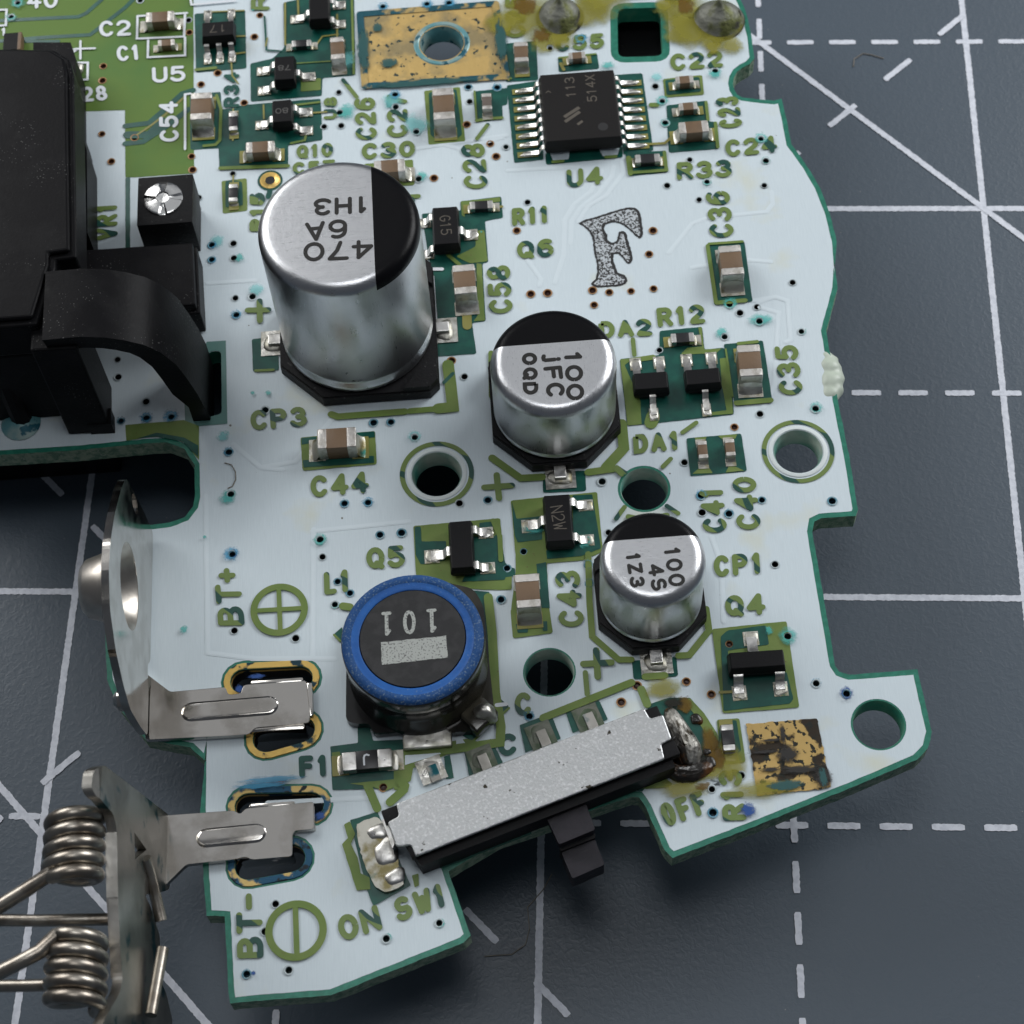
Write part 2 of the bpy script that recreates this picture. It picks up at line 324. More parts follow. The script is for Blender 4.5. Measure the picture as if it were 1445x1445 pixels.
# stroke alphabet on a 0.64 x 1 cell
def arc(cx, cy, rx, ry, a, e, n=10): return [(cx + rx * math.cos(R(a + (e - a) * i / n)), cy + ry * math.sin(R(a + (e - a) * i / n))) for i in range(n + 1)]
G = {
 'C': [arc(.33, .5, .33, .5, 42, 318, 16)], 'O': [arc(.32, .5, .32, .5, 0, 360, 20)], '0': [arc(.31, .5, .31, .5, 0, 360, 20)],
 'Q': [arc(.32, .52, .32, .48, 0, 360, 20), [(.38, .22), (.62, -.02)]], 'D': [[(0, 1), (0, 0), (.3, 0)] + arc(.28, .5, .34, .5, -80, 80, 10) + [(.3, 1), (0, 1)]],
 '1': [[(.14, .8), (.32, 1)], [(.32, 1), (.32, 0)]], '2': [arc(.31, .72, .3, .28, 165, -20, 10) + [(.5, .48), (.1, .16), (.02, 0)], [(.02, 0), (.62, 0)]],
 '3': [arc(.29, .75, .28, .25, 150, -90, 9), arc(.29, .26, .33, .26, 90, -155, 10)],
 '4': [[(.46, 0), (.46, 1)], [(.46, 1), (0, .3)], [(0, .3), (.64, .3)]],
 '5': [[(.56, 1), (.08, 1)], [(.08, 1), (.05, .55)], [(.05, .55)] + arc(.29, .32, .33, .32, 110, -150, 10)],
 '6': [arc(.32, .31, .3, .31, 0, 360, 16), [(.02, .31), (.04, .6)] + arc(.36, .62, .32, .38, 160, 55, 6)],
 '7': [[(0, 1), (.62, 1)], [(.62, 1), (.36, .5), (.24, 0)]], '8': [arc(.32, .75, .26, .25, -90, 270, 16), arc(.32, .25, .32, .25, 90, 450, 16)],
 'R': [[(0, 0), (0, 1)], [(0, 1), (.3, 1)] + arc(.32, .75, .28, .25, 80, -80, 8) + [(.3, .5), (0, .5)], [(.3, .5), (.62, 0)]],
 'P': [[(0, 0), (0, 1)], [(0, 1), (.3, 1)] + arc(.32, .74, .28, .26, 80, -80, 8) + [(.3, .48), (0, .48)]],
 'U': [[(0, 1), (0, .32)] + arc(.31, .31, .31, .31, 190, 350, 10) + [(.62, .32), (.62, 1)]],
 'L': [[(0, 1), (0, 0)], [(0, 0), (.56, 0)]], 'F': [[(0, 0), (0, 1)], [(0, 1), (.58, 1)], [(0, .52), (.5, .52)]],
 'A': [[(0, 0), (.32, 1)], [(.32, 1), (.64, 0)], [(.12, .32), (.52, .32)]], 'V': [[(0, 1), (.32, 0)], [(.32, 0), (.64, 1)]],
 'B': [[(0, 0), (0, 1)], [(0, 1), (.3, 1)] + arc(.32, .76, .25, .24, 80, -80, 8) + [(.3, .52), (0, .52)], [(.3, .52)] + arc(.32, .26, .3, .26, 80, -80, 8) + [(.3, 0), (0, 0)]],
 'T': [[(0, 1), (.64, 1)], [(.32, 1), (.32, 0)]], 'N': [[(0, 0), (0, 1)], [(0, 1), (.62, 0)], [(.62, 0), (.62, 1)]],
 'S': [arc(.32, .74, .28, .26, 40, 250, 9) + arc(.31, .27, .32, .27, 70, -150, 10)[1:]],
 'W': [[(0, 1), (.16, 0)], [(.16, 0), (.34, .7)], [(.34, .7), (.52, 0)], [(.52, 0), (.68, 1)]],
 '+': [[(.04, .5), (.6, .5)], [(.32, .22), (.32, .78)]], '-': [[(.04, .5), (.6, .5)]], 'H': [[(0, 0), (0, 1)], [(.6, 0), (.6, 1)], [(0, .5), (.6, .5)]],
 'Z': [[(0, 1), (.6, 1)], [(.6, 1), (0, 0)], [(0, 0), (.6, 0)]], 'X': [[(0, 0), (.6, 1)], [(0, 1), (.6, 0)]], 'G': [arc(.33, .5, .33, .5, 45, 340, 16) + [(.64, .45)], [(.64, .45), (.36, .45)]],
 'j': [[(.36, .72), (.36, .1)] + [(.3, -.02), (.16, -.05), (.04, 0)], [(.36, .95), (.36, 1.0)]], 'Y': [[(0, 1), (.32, .5)], [(.64, 1), (.32, .5)], [(.32, .5), (.32, 0)]],
 '#': [[(.12, 0), (.52, 0)], [(.12, 1), (.52, 1)], [(.32, 0), (.32, 1)]], ' ': [],
 '!': [[(.14, .84), (.32, 1)], [(.32, 1), (.32, 0)], [(.1, 0), (.54, 0)]],
 'J': [[(.1, 0), (.1, .6), (.16, .84), (.3, .95), (.44, .9)]],
}
def glyphs(mb, text, fn, w, z, mi=0, adv=.86):
    n = len(text); total = (n - 1) * adv + .64; k = 0
    for i, ch in enumerate(text):
        for s_ in G[ch]:
            stroke(mb, [fn((x + i * adv) / total, y) for x, y in s_], w, z + k * .0012, mi); k += 1
def text3(mb, text, P0, P1, P2, w, z, mi=0, gap=.12):      # P0 baseline start, P1 baseline end, P2 top of start
    P0, P1, P2 = Vector(P0), Vector(P1), Vector(P2); a, c = P1 - P0, P2 - P0; au, cu = a.normalized(), c.normalized(); n = len(text)
    wt = [.72 if ch in '1+-j' else 1.0 for ch in text]; unit = (a.length - (n - 1) * gap) / sum(wt); x_ = 0; k = 0
    for ch, q in zip(text, wt):
        cell = unit * q
        for s_ in G[ch]:
            f = (lambda x, y: x / .64) if q == 1 else (lambda x, y: .5 + (x - .32) / .5)
            stroke(mb, [P0 + au * (x_ + w / 2 + f(x, y) * (cell - w)) + cu * (w / 2 + y * (c.length - w)) for x, y in s_], w, z + k * .0012, mi); k += 1
        x_ += cell + gap

# ------------------------------------------------------------------ the cutting mat
m, nt, p, N, L = nodes('mat_vinyl')
p.inputs['Base Color'].default_value = (0.066, 0.088, 0.113, 1); p.inputs['Roughness'].default_value = .40; p.inputs['Specular IOR Level'].default_value = .45
tc = N('ShaderNodeTexCoord')
n1 = N('ShaderNodeTexNoise'); n1.inputs['Scale'].default_value = 32; n1.inputs['Detail'].default_value = 2.5; n1.inputs['Distortion'].default_value = .9; L(tc.outputs['Object'], n1.inputs['Vector'])
r1 = N('ShaderNodeMapRange'); r1.inputs[1].default_value = .42; r1.inputs[2].default_value = .66; L(n1.outputs['Fac'], r1.inputs[0])
bp = N('ShaderNodeBump'); bp.inputs['Strength'].default_value = .085; bp.inputs['Distance'].default_value = .012; L(r1.outputs[0], bp.inputs['Height']); L(bp.outputs[0], p.inputs['Normal'])
n2 = N('ShaderNodeTexVoronoi'); n2.inputs['Scale'].default_value = 14; L(tc.outputs['Object'], n2.inputs['Vector'])
r2 = N('ShaderNodeMapRange'); r2.inputs[1].default_value = .045; r2.inputs[2].default_value = .03; L(n2.outputs['Distance'], r2.inputs[0])
wn = N('ShaderNodeTexNoise'); wn.inputs['Scale'].default_value = 5; L(tc.outputs['Object'], wn.inputs['Vector'])
gt = N('ShaderNodeMapRange'); gt.inputs[1].default_value = .52; gt.inputs[2].default_value = .58; L(wn.outputs['Fac'], gt.inputs[0])
ml = N('ShaderNodeMath'); ml.operation = 'MULTIPLY'; L(r2.outputs[0], ml.inputs[0]); L(gt.outputs[0], ml.inputs[1])
x = N('ShaderNodeMix'); x.data_type = 'RGBA'; x.inputs[6].default_value = (0.066, 0.088, 0.113, 1); x.inputs[7].default_value = (0.24, 0.24, 0.23, 1)
L(ml.outputs[0], x.inputs[0]); L(x.outputs[2], p.inputs['Base Color'])
mat('mat_print', (0.64, 0.67, 0.74), 0.5, c2=(0.55, 0.58, 0.65), scale=26, bump=0.25, bscale=24)

mb = MB(); mb.prism([(-160, -130), (120, -130), (120, 150), (-160, 150)], -3, 0)
cutting_mat = mb.build('cutting_mat', 'mat_vinyl'); cutting_mat['kind'] = 'structure'
cutting_mat['label'] = 'dark grey self-healing cutting mat with white printed inch grid'; cutting_mat['category'] = 'cutting mat'
def mline(a, c, w=.36, z=.02, name='printed_line'):
    a, c = Vector(a), Vector(c); d = (c - a).normalized(); q = Vector((-d.y, d.x)); n = max(3, int((c - a).length / .11))
    l_, r_ = [], []
    for i in range(n + 1):
        e = a.lerp(c, i / n); f_ = 1.0
        if i in (0, n): f_ = .72
        l_.append(e + q * (w / 2 * f_ + random.uniform(-.022, .022))); r_.append(e - q * (w / 2 * f_ + random.uniform(-.022, .022)))
    MB().add([(v.x, v.y, z) for v in r_ + l_], [(i, i + 1, n + 2 + i, n + 1 + i) for i in range(n)]).build(name, 'mat_print', cutting_mat)
for xx in (-76.2, -50.8, -25.4, 0, 25.4): mline((xx, -60), (xx, 80), z=.020)
for yy in (-50.8, -25.4, 0, 25.4, 50.8): mline((-85, yy), (50, yy), z=.026)
def dashes(fixed, lo, hi, horiz, z):
    c = -12.8 + 2.6 * math.floor((lo + 12.8) / 2.6)
    while c < hi:
        if horiz: mline((c - .82, fixed), (c + .82, fixed), .34, z, 'printed_dash')
        else: mline((fixed, c - .82), (fixed, c + .82), .34, z, 'printed_dash')
        c += 2.6
dashes(-12.72, -60, -50, True, .032); dashes(-12.72, -26, 6, True, .032); dashes(12.7, -13, 6, True, .032); dashes(38.1, -16, 8, True, .032)
dashes(-12.7, -30, -12, False, .038); dashes(-12.7, 30, 52, False, .038); dashes(-38.1, -30, -20, False, .038)
mline((-16, 41.4), (10, 15.4), .36, .044); mline((-58, -6.4), (-36, -28.6), .36, .044)
for k in range(-1, 4): mline((-8.75 + 3.56 * k, 31.52 + 3.56 * k), (-7.06 + 3.56 * k, 33.15 + 3.56 * k), .36, .05, 'printed_dash')
for k in (0, -1): mline((-51.16 + 3.55 * k, -10.95 + 3.55 * k), (-49.4 + 3.55 * k, -9.2 + 3.55 * k), .36, .05, 'printed_dash')
for k in range(-1, 10): mline((-53.93 + 3.545 * k, 7.56 - 3.545 * k), (-52.27 + 3.545 * k, 5.9 - 3.545 * k), .36, .05, 'printed_dash')

# ------------------------------------------------------------------ the circuit board
board = bpy.data.objects.new('circuit_board', None); col.objects.link(board)
board.location = ORG * S; board.rotation_euler = (0, 0, ANG); board.empty_display_size = .5
board['label'] = 'white and green game console circuit board with soldered components on the cutting mat'; board['category'] = 'circuit board'
TH = 1.15                                               # board thickness
outline = ([b(1030, -70)] + tl('20', [(1195, -60), (1250, 60), (1280, 190), (1291, 290)]) + [b(740 + x_ * 340 / 1445, y_ * 340 / 1445) for x_, y_ in ((1350, 345), (1330, 368), (1290, 388), (1252, 418), (1230, 458), (1222, 500), (1230, 545), (1255, 585), (1300, 605), (1360, 613))] + tl('20', [(1420, 533)]) +
    tl('30', [(190, 528), (212, 620), (235, 740), (320, 860), (380, 960), (430, 1090), (465, 1230), (478, 1400)]) +
    tl('31', [(476, 60), (468, 200), (410, 420), (470, 780), (530, 1080), (570, 1330)]) +
    tl('32', [(565, 78), (400, 90), (350, 115), (338, 180), (455, 870), (485, 915), (550, 938), (880, 912), (945, 1200), (930, 1270), (880, 1320)]) +
    tl('33', [(600, 195), (0, 435)]) + tl('23', [(905, 565), (885, 545), (790, 330), (745, 262), (690, 258), (0, 490)]) +
    tl('13', [(985, 655), (1030, 780), (1100, 985), (1080, 1005), (420, 1268), (0, 1300)]) +
    tl('03', [(1200, 1308), (1195, 1280), (1175, 870), (1080, 865), (1068, 700), (1050, 350), (1055, 0)]) +
    tl('02', [(1040, 1310), (985, 1258), (760, 1215), (620, 1050), (575, 930), (565, 760), (570, 195), (640, 188), (870, 158), (960, 125), (1010, 60)]) +
    tl('01', [(1020, 1270), (1018, 1100), (960, 1005), (860, 968), (760, 972), (400, 1007), (0, 1032)]) +
    [b(-70, 638), b(-70, -70)])
white_poly = outline
edge_poly = offset(outline, .27)
# round holes: centre, ring radius (mm), hole radius
def dist(a, c): return (Vector(a) - Vector(c)).length
hole_list = []                                           # (centre, r)
def hole(c, x, y, dx):
    p = t(c, x, y); r = dist(p, t(c, x + dx, y)); hole_list.append((p, r)); return p, r
h1 = hole('11', 963, 1153, 128); h2 = hole('31', 293, 1038, 126); h3 = hole('21', 755, 1228, 122); h4 = hole('22', 272, 898, 128); h5 = hole('32', 703, 1165, 133)
h6 = hole('10', 988, 225, 112)
sqh = roundpoly(tl('20', [(618, 45), (838, 38), (850, 285), (622, 292)]), .45, 4)
slot_arm = roundpoly(tl('01', [(1062, 530), (1128, 525), (1132, 850), (1000, 872)]), .3, 4)
def slot(cx0, cy0, cx1, cy1, r):                         # stadium between two board points
    a, c = Vector((cx0, cy0)), Vector((cx1, cy1)); d = (c - a).normalized(); a0 = math.atan2(d.y, d.x); o = []
    for i in range(9): g = a0 - math.pi / 2 + math.pi * i / 8; o.append(c + Vector((math.cos(g), math.sin(g))) * r)
    for i in range(9): g = a0 + math.pi / 2 + math.pi * i / 8; o.append(a + Vector((math.cos(g), math.sin(g))) * r)
    return o
def stad(c, p0, p1, dy): a, d = t(c, *p0), t(c, *p1); return (*a, *d), dist(t(c, p0[0], p0[1]), t(c, p0[0], p0[1] + dy))
s1a = (t('02', 1240, 945), t('12', 265, 930)); s1b = (t('02', 1360, 1240), t('12', 270, 1190))
s2a = (t('03', 1265, 335), t('13', 320, 330)); s2b = (t('03', 1270, 640), t('13', 220, 600))
SL = [slot(*a, *c, r) for (a, c), r in ((s1a, .62), (s1b, .66), (s2a, .62), (s2b, .66))]
# vias: c copper, k dark, t teal, b blue
VI = {
 '00': 'c527,340 c523,413 c520,685 c687,705 c568,826 c977,800 c982,868 c965,168 c1025,433 c1110,374 c1245,527 c1325,80 c1297,190 k962,105 k1187,887 k1013,1010 k1190,1243 b1080,1252 b1080,1327 k1192,1318 t92,20 t58,90 t715,5',
 '10': 'c1235,735 c1265,800 c948,910 c1370,1178 k463,473 t468,578 k388,648 k475,643 b750,487 t753,548 t858,675 b1123,447 k1130,520 b1270,450 c1115,637 t870,915 k1425,1033 b688,38 b912,25 b1025,20 t1315,752',
 '20': 'k812,442 t847,520 t862,630 t1117,365 t1350,712 k1375,823 k1367,948 k987,817 k872,948 t1075,930 k1035,1020 b432,205 c800,1178 c780,1298 k275,250',
 '21': 'c177,237 c263,232 c492,218 c577,228 c688,222 c803,210 c500,293 c1215,915 t1190,292 k1243,333 k1330,303 t1342,377 t1165,455 k833,523 k745,965 k960,1095 t540,1193 k1345,848 b1355,1287 b1045,1265 k1050,1350 b1187,1357',
 '31': 'k265,178 t310,428 t382,822 b467,1292',
 '01': 'k1200,257 t1287,250 b1205,345 k745,785 k600,570 k603,660 b618,885 b748,870 b875,865 b1167,1043 t1177,1258',
 '11': 't88,828 b640,893 b728,890 t850,968 b492,1305 b612,1300 b1223,1287 k1078,1303 k1103,658 c1037,577',
 '12': 'b673,200 b783,190 t368,225 k380,312 b457,438 b520,497 t443,555 k243,727 b1290,530 b1405,285 b1320,370',
 '02': 'b1185,300 k1195,688', '22': 'k573,188 k1422,350 b470,355 b475,450 c718,968 c638,1053 c970,948 c1097,1013 c1188,757 b170,1125',
 '32': 't240,718 t385,957 b540,1010', '23': 'k1250,180 k1100,250 b1105,370', '13': 'c690,240 t975,932 t705,1012 t208,1172', '03': 'b1258,1193 k1405,835 k1350,975'}
vias = []
for c, s_ in VI.items():
    for w_ in s_.split():
        x_, y_ = w_[1:].split(','); vias.append((w_[0], t(c, float(x_), float(y_))))
VR = .195
big_holes = [circ(p, r, 40) for p, r in hole_list] + [sqh, slot_arm] + SL
via_holes = [circ(p, VR, 10) for k_, p in vias]
mb = MB(); edge_j = jag(edge_poly, .015, .3)
fill(mb, edge_j, big_holes + via_holes, 0.0, 0)
mb.prism(edge_j, -TH, -.002, 1, cap=False, bottom=False)
fill(mb, edge_j, big_holes, -TH, 0)
for hp in big_holes[6:7]: mb.prism(hp, -TH, -.002, 3, cap=False, bottom=False)
for hp in big_holes[7:8]: mb.prism(hp, -TH, -.002, 0, cap=False, bottom=False)
for hp in big_holes[8:]: mb.prism(hp, -TH, -.002, 2, cap=False, bottom=False)
substrate = mb.build('substrate', ['mask_edge', 'fibreglass', 'hole_dark', 'hole_wall_green'], board)
LIVE = {}
def circles_in(poly, z):
    return [h for h in big_holes + via_holes]
def sheet(name, poly, z, mat_, holes=True, extra=(), label=None):
    mb = MB(); xs = [p[0] for p in poly]; ys = [p[1] for p in poly]; b0, b1, c0, c1 = min(xs), max(xs), min(ys), max(ys)
    hs = [h for h in big_holes + via_holes if any(b0 <= q[0] <= b1 and c0 <= q[1] <= c1 for q in h)] if holes else []
    fill(mb, list(poly), hs + list(extra), z); return mb.build(name, mat_, board, label=label)
# clearings of bare green mask round the drilled holes
ring_clear = [circ(h3[0], h3[1] + .13, 40), circ(h4[0], h4[1] + .07, 40), circ(h5[0], h5[1] + .08, 40), offset(sqh, .42)]
ring_clear += [slot(*a, *c, r) for (a, c), r in ((s1a, 1.10), (s1b, 1.12), (s2a, 1.08), (s2b, 1.12))]
sheet('white_paint', jag(white_poly, .012, .3), .012, 'white_ink', extra=ring_clear)
tz = [0.0]
# faint raised tracks below the paint
def track(c, pts, w=.26, z=.018):
    pp = tl(c, pts); mb = MB(); n = len(pp); tz[0] += .0004; z += tz[0]
    for e_, f_ in ((0, 1), (-1, -2)):
        if any(dist(pp[e_], v_) < .45 for q_, v_ in vias): pp[e_] = pp[e_] + (pp[f_] - pp[e_]).normalized() * .5
    for w2, z2 in ((w, z), (w * .55, z + .006)): stroke(mb, pp, w2, z2)
    mb.build('track', 'white_track_lit', board)
for c, pts in (('20', [(540, 870), (480, 980), (400, 1040), (350, 1120), (345, 1300), (300, 1440)]), ('20', [(600, 850), (590, 900), (520, 990), (430, 1060), (385, 1130), (380, 1240)]),
               ('20', [(880, 1290), (1000, 1140), (1080, 1110), (1380, 1080), (1410, 1040), (1405, 980)]), ('20', [(640, 830), (650, 880), (560, 1000), (470, 1050), (420, 1130)]), ('20', [(60, 870), (240, 860), (420, 850)]), ('10', [(860, 700), (1080, 760), (1300, 700)]), ('21', [(1000, 100), (1260, 60), (1400, 70)]), ('12', [(20, 830), (300, 828), (440, 830)]), ('13', [(100, 320), (480, 300), (640, 290)]), ('22', [(640, 640), (620, 700)]), ('21', [(1290, 290), (1420, 250)]),
               ('21', [(210, 230), (230, 160), (160, 60), (165, 0)]), ('21', [(1345, 850), (1420, 700), (1440, 330), (1300, 290)]), ('12', [(330, 180), (820, 130)]), ('12', [(335, 170), (330, 820)]),
               ('31', [(60, 270), (180, 250), (240, 270), (255, 470), (230, 480)]), ('11', [(60, 1120), (240, 1090), (430, 870), (640, 850)]), ('01', [(1060, 180), (1300, 165)]), ('10', [(840, 760), (1320, 690)]),
               ('01', [(1190, 1000), (1330, 1120), (1440, 1130)]), ('22', [(1100, 210), (1150, 350), (1160, 640)]), ('02', [(1050, 0), (1060, 800), (1300, 830)])):
    track(c, pts)

# -------------------------------------------------- openings in the white paint: bare mask and copper under mask
zz = [.030]
def win(c, pts, mat_, r=.12, lev=0, name='mask_window'):
    zz[0] += .0002
    return sheet(name, jag(roundpoly(tl(c, pts), r, 3), .008, .25), zz[0] + lev * .02, mat_)
def line(c, pts, w, mat_='trace_gold', z=.085, name='copper_track'):
    zz[0] += .0002
    mb = MB(); stroke(mb, tl(c, pts), w, z + zz[0] - .03); return mb.build(name, mat_, board)
D, O = 'mask_dark', 'olive'
win('00', [(-200, -200), (985, -200), (990, 885), (690, 905), (640, 905), (637, 562), (-200, 592)], 'olive_field', .05, 0, 'green_field')
for pts, w in (([(0, 108), (250, 95), (400, 88), (440, 70), (520, 0)], .26), ([(0, 212), (200, 195), (460, 180), (500, 150), (640, 40), (680, 0)], .26), ([(90, 215), (300, 212)], .2),
               ([(640, 645), (760, 630), (830, 570), (930, 480), (985, 462)], .34), ([(640, 735), (730, 725), (860, 640), (960, 560)], .34), ([(650, 690), (760, 690), (830, 620)], .5)):
    line('00', pts, w, D, .05, 'isolation_gap')
line('00', [(700, 690), (760, 650), (840, 590), (950, 490)], .12, 'trace_gold', .06)
win('00', [(640, 910), (664, 905), (664, 1272), (640, 1276)], D, .02)
win('00', [(992, 72), (1250, 52), (1257, 350), (1000, 372)], D); line('00', [(1055, 105), (1075, 65), (1245, 58)], .1); line('00', [(1190, 190), (1250, 188)], .12); line('00', [(1185, 280), (1250, 272)], .12); line('00', [(1000, 360), (1100, 350)], .2, O)
line('00', [(1180, 320), (1185, 390), (1215, 430)], .1)
win('00', [(968, 482), (1125, 470), (1142, 755), (972, 766)], D); line('00', [(1105, 490), (1128, 560), (1122, 720), (1100, 742), (1040, 748)], .18, O)
win('00', [(1125, 560), (1262, 546), (1262, 718), (1130, 727)], D); line('00', [(1190, 560), (1188, 720)], .1)
win('00', [(1130, 925), (1258, 910), (1262, 1075), (1136, 1090)], O); win('00', [(1150, 925), (1190, 920), (1235, 930), (1240, 1050), (1150, 1060)], D, lev=1)
line('00', [(1190, 900), (1190, 1060)], .1)
win('10', [(180, 15), (540, -60), (548, 385), (380, 400), (376, 490), (15, 520), (12, 325), (125, 300), (185, 245)], D)
line('10', [(190, 20), (190, 230), (225, 250)], .12); line('10', [(210, 330), (520, 310)], .08, O); line('10', [(530, 0), (540, 380)], .14, O); line('10', [(255, 0), (258, 80)], .12); line('10', [(455, 80), (455, 190)], .12); line('10', [(345, 240), (380, 190), (460, 180)], .1)
win('10', [(270, 410), (372, 400), (372, 462), (270, 470)], O, lev=1)
win('10', [(0, 535), (370, 505), (380, 715), (205, 742), (205, 858), (-145, 870), (-150, 725), (-60, 720), (-55, 545)], D)
line('10', [(-140, 862), (205, 850)], .24, O); line('10', [(240, 540), (365, 525)], .14, O); line('10', [(330, 580), (400, 575)], .12); line('10', [(80, 540), (82, 610)], .1); line('10', [(295, 700), (290, 720), (220, 735)], .14, O)
line('10', [(85, 90), (95, 260), (165, 265)], .12, D); line('10', [(90, 240), (100, 200)], .1)
win('10', [(898, 465), (1080, 445), (1108, 722), (920, 740)], O); win('10', [(922, 475), (1062, 458), (1092, 690), (1060, 712), (1060, 690), (960, 690), (960, 715), (930, 690)], D, lev=1)
win('10', [(1148, 468), (1325, 450), (1322, 535), (1295, 540), (1300, 610), (1160, 625)], D); line('10', [(1165, 620), (1215, 610), (1295, 605)], .2, O); line('10', [(1155, 470), (1165, 615)], .12, O); line('10', [(1215, 560), (1220, 600)], .1)
line('10', [(485, 412), (555, 500)], .24, 'letter'); line('10', [(1222, 640), (1168, 712)], .24, 'letter')
win('10', [(590, 838), (840, 815), (850, 945), (705, 955), (600, 900)], O); win('10', [(780, 900), (840, 890), (845, 930), (790, 935)], D, lev=1)
win('10', [(885, 1092), (1085, 1075), (1082, 1028), (1290, 1003), (1300, 1112), (1208, 1128), (1225, 1338), (1195, 1345), (1212, 1640), (1142, 1648), (1165, 1805), (965, 1820), (938, 1414)], D)
win('10', [(1085, 1030), (1285, 1008), (1288, 1030), (1110, 1052), (1105, 1110), (1090, 1100)], O, .05, lev=1); line('10', [(1230, 1060), (1295, 1058)], .16)
win('10', [(1160, 1180), (1205, 1175), (1222, 1335), (1130, 1345), (1060, 1310), (1160, 1260)], O, lev=1); win('11', [(1165, 80), (1192, 85), (1208, 372), (1150, 376), (1170, 350)], O, .05, lev=1)
line('11', [(1115, 330), (1118, 400)], .5, 'trace_gold', .07); line('11', [(1020, 40), (1080, 90)], .22, O)
line('11', [(935, 112), (990, 112)], .2, 'silk_white'); line('11', [(943, 150), (960, 380)], .14, 'silk_white')
# U4 surroundings
win('20', [(40, 225), (205, 210), (215, 410), (50, 420)], D); line('20', [(45, 400), (75, 405)], .16, O); line('20', [(62, 380), (65, 415)], .1)
win('20', [(55, 437), (210, 415), (242, 815), (92, 832)], D); win('20', [(600, 385), (745, 375), (802, 770), (650, 790)], D)
win('20', [(250, 782), (645, 748), (645, 805), (255, 842)], D); win('20', [(275, 785), (375, 775), (370, 815), (290, 822)], 'white_ink', .03, lev=1); win('20', [(525, 765), (630, 758), (620, 792), (545, 800)], 'white_ink', .03, lev=1)
line('20', [(290, 830), (340, 826)], .2, O); line('20', [(560, 806), (610, 802)], .2, O)
win('20', [(315, 297), (515, 275), (525, 352), (320, 370)], D); line('20', [(320, 300), (508, 280)], .12, O); line('20', [(330, 330), (345, 360)], .2)
win('20', [(850, 405), (1050, 385), (1060, 485), (860, 500)], O); win('20', [(862, 412), (1035, 396), (1045, 470), (870, 488)], D, lev=1)
win('20', [(868, 540), (1070, 515), (1085, 622), (1125, 625), (1138, 760), (880, 780)], D); line('20', [(1070, 525), (1080, 615)], .18, O); line('20', [(1118, 632), (1130, 755)], .2, O); line('20', [(780, 740), (860, 735), (900, 700)], .16); line('20', [(790, 540), (820, 540)], .3, O)
win('20', [(660, 782), (865, 770), (878, 880), (675, 900)], D); line('20', [(690, 885), (870, 872)], .2, O); line('20', [(675, 810), (685, 890)], .3, O); line('20', [(858, 780), (868, 870)], .2, O)
win('20', [(1068, 1250), (1265, 1232), (1308, 1540), (1112, 1557)], D); line('20', [(1078, 1258), (1120, 1545)], .22, O); line('20', [(1085, 1248), (1255, 1236)], .16, O); line('20', [(1125, 1548), (1270, 1536)], .26, O)
# R12, DA1, DA2, C35
win('21', [(630, 568), (833, 548), (833, 425), (1050, 403), (1062, 520), (1160, 510), (1195, 560), (1212, 850), (668, 910)], D)
win('21', [(632, 570), (700, 564), (655, 600), (735, 780), (742, 902), (670, 908)], O, .05, lev=1); win('21', [(1030, 408), (1048, 406), (1060, 520), (1150, 515), (1120, 540), (965, 545), (945, 580), (945, 540), (975, 512), (1050, 505)], O, .04, lev=1)
win('21', [(1140, 565), (1180, 562), (1190, 600), (1208, 848), (1060, 858), (1060, 845), (1175, 830), (1150, 700)], O, .05, lev=1); line('21', [(790, 895), (800, 860)], .7, O, .06); line('21', [(700, 575), (800, 560)], .3, O, .06)
win('21', [(1160, 492), (1360, 474), (1410, 792), (1218, 808)], D); line('21', [(1225, 795), (1400, 780)], .3, O); line('21', [(1235, 492), (1330, 482)], .2, O); line('21', [(1170, 520), (1205, 760)], .1, O)
line('21', [(697, 470), (705, 550)], .24, 'letter'); line('21', [(950, 945), (1020, 895)], .24, 'letter')
win('21', [(970, 972), (1250, 948), (1278, 1140), (990, 1165)], D)
for pts in ([(1010, 970), (1075, 966), (1060, 990), (1025, 990)], [(1130, 960), (1230, 952), (1220, 975), (1150, 978)], [(1000, 1155), (1040, 1120), (1085, 1120), (1105, 1150)], [(1170, 1148), (1185, 1115), (1215, 1115), (1265, 1138)]): win('21', pts, O, .05, lev=1)
win('21', [(238, 1150), (455, 1136), (460, 1240), (240, 1250)], D)
# outlines round the can capacitors
line('11', [(425, 852), (458, 864), (800, 838)], .38, O); line('11', [(825, 836), (945, 826)], .34, O); line('11', [(970, 823), (1045, 815), (1032, 690), (1020, 600)], .62, O); line('11', [(1000, 690), (1045, 645)], .2, D, .09)
win('11', [(20, 467), (152, 452), (158, 625), (26, 632)], D); line('11', [(40, 630), (130, 626)], .16, O)
line('21', [(640, 900), (652, 1025), (560, 1125)], .55, O); line('21', [(600, 1130), (470, 1148)], .4, O); line('21', [(-20, 1075), (125, 1178), (235, 1172)], .40, O); line('21', [(615, 1120), (660, 1150)], .2, 'letter')
line('21', [(-25, 540), (-22, 760)], .3, O)
line('22', [(470, 300), (476, 540), (490, 720), (625, 838), (690, 838)], .32, O); line('22', [(930, 818), (985, 815), (1085, 690), (1070, 580)], .34, O)
win('22', [(692, 842), (920, 822), (928, 920), (700, 937)], D); line('22', [(760, 925), (860, 918)], .35, O)
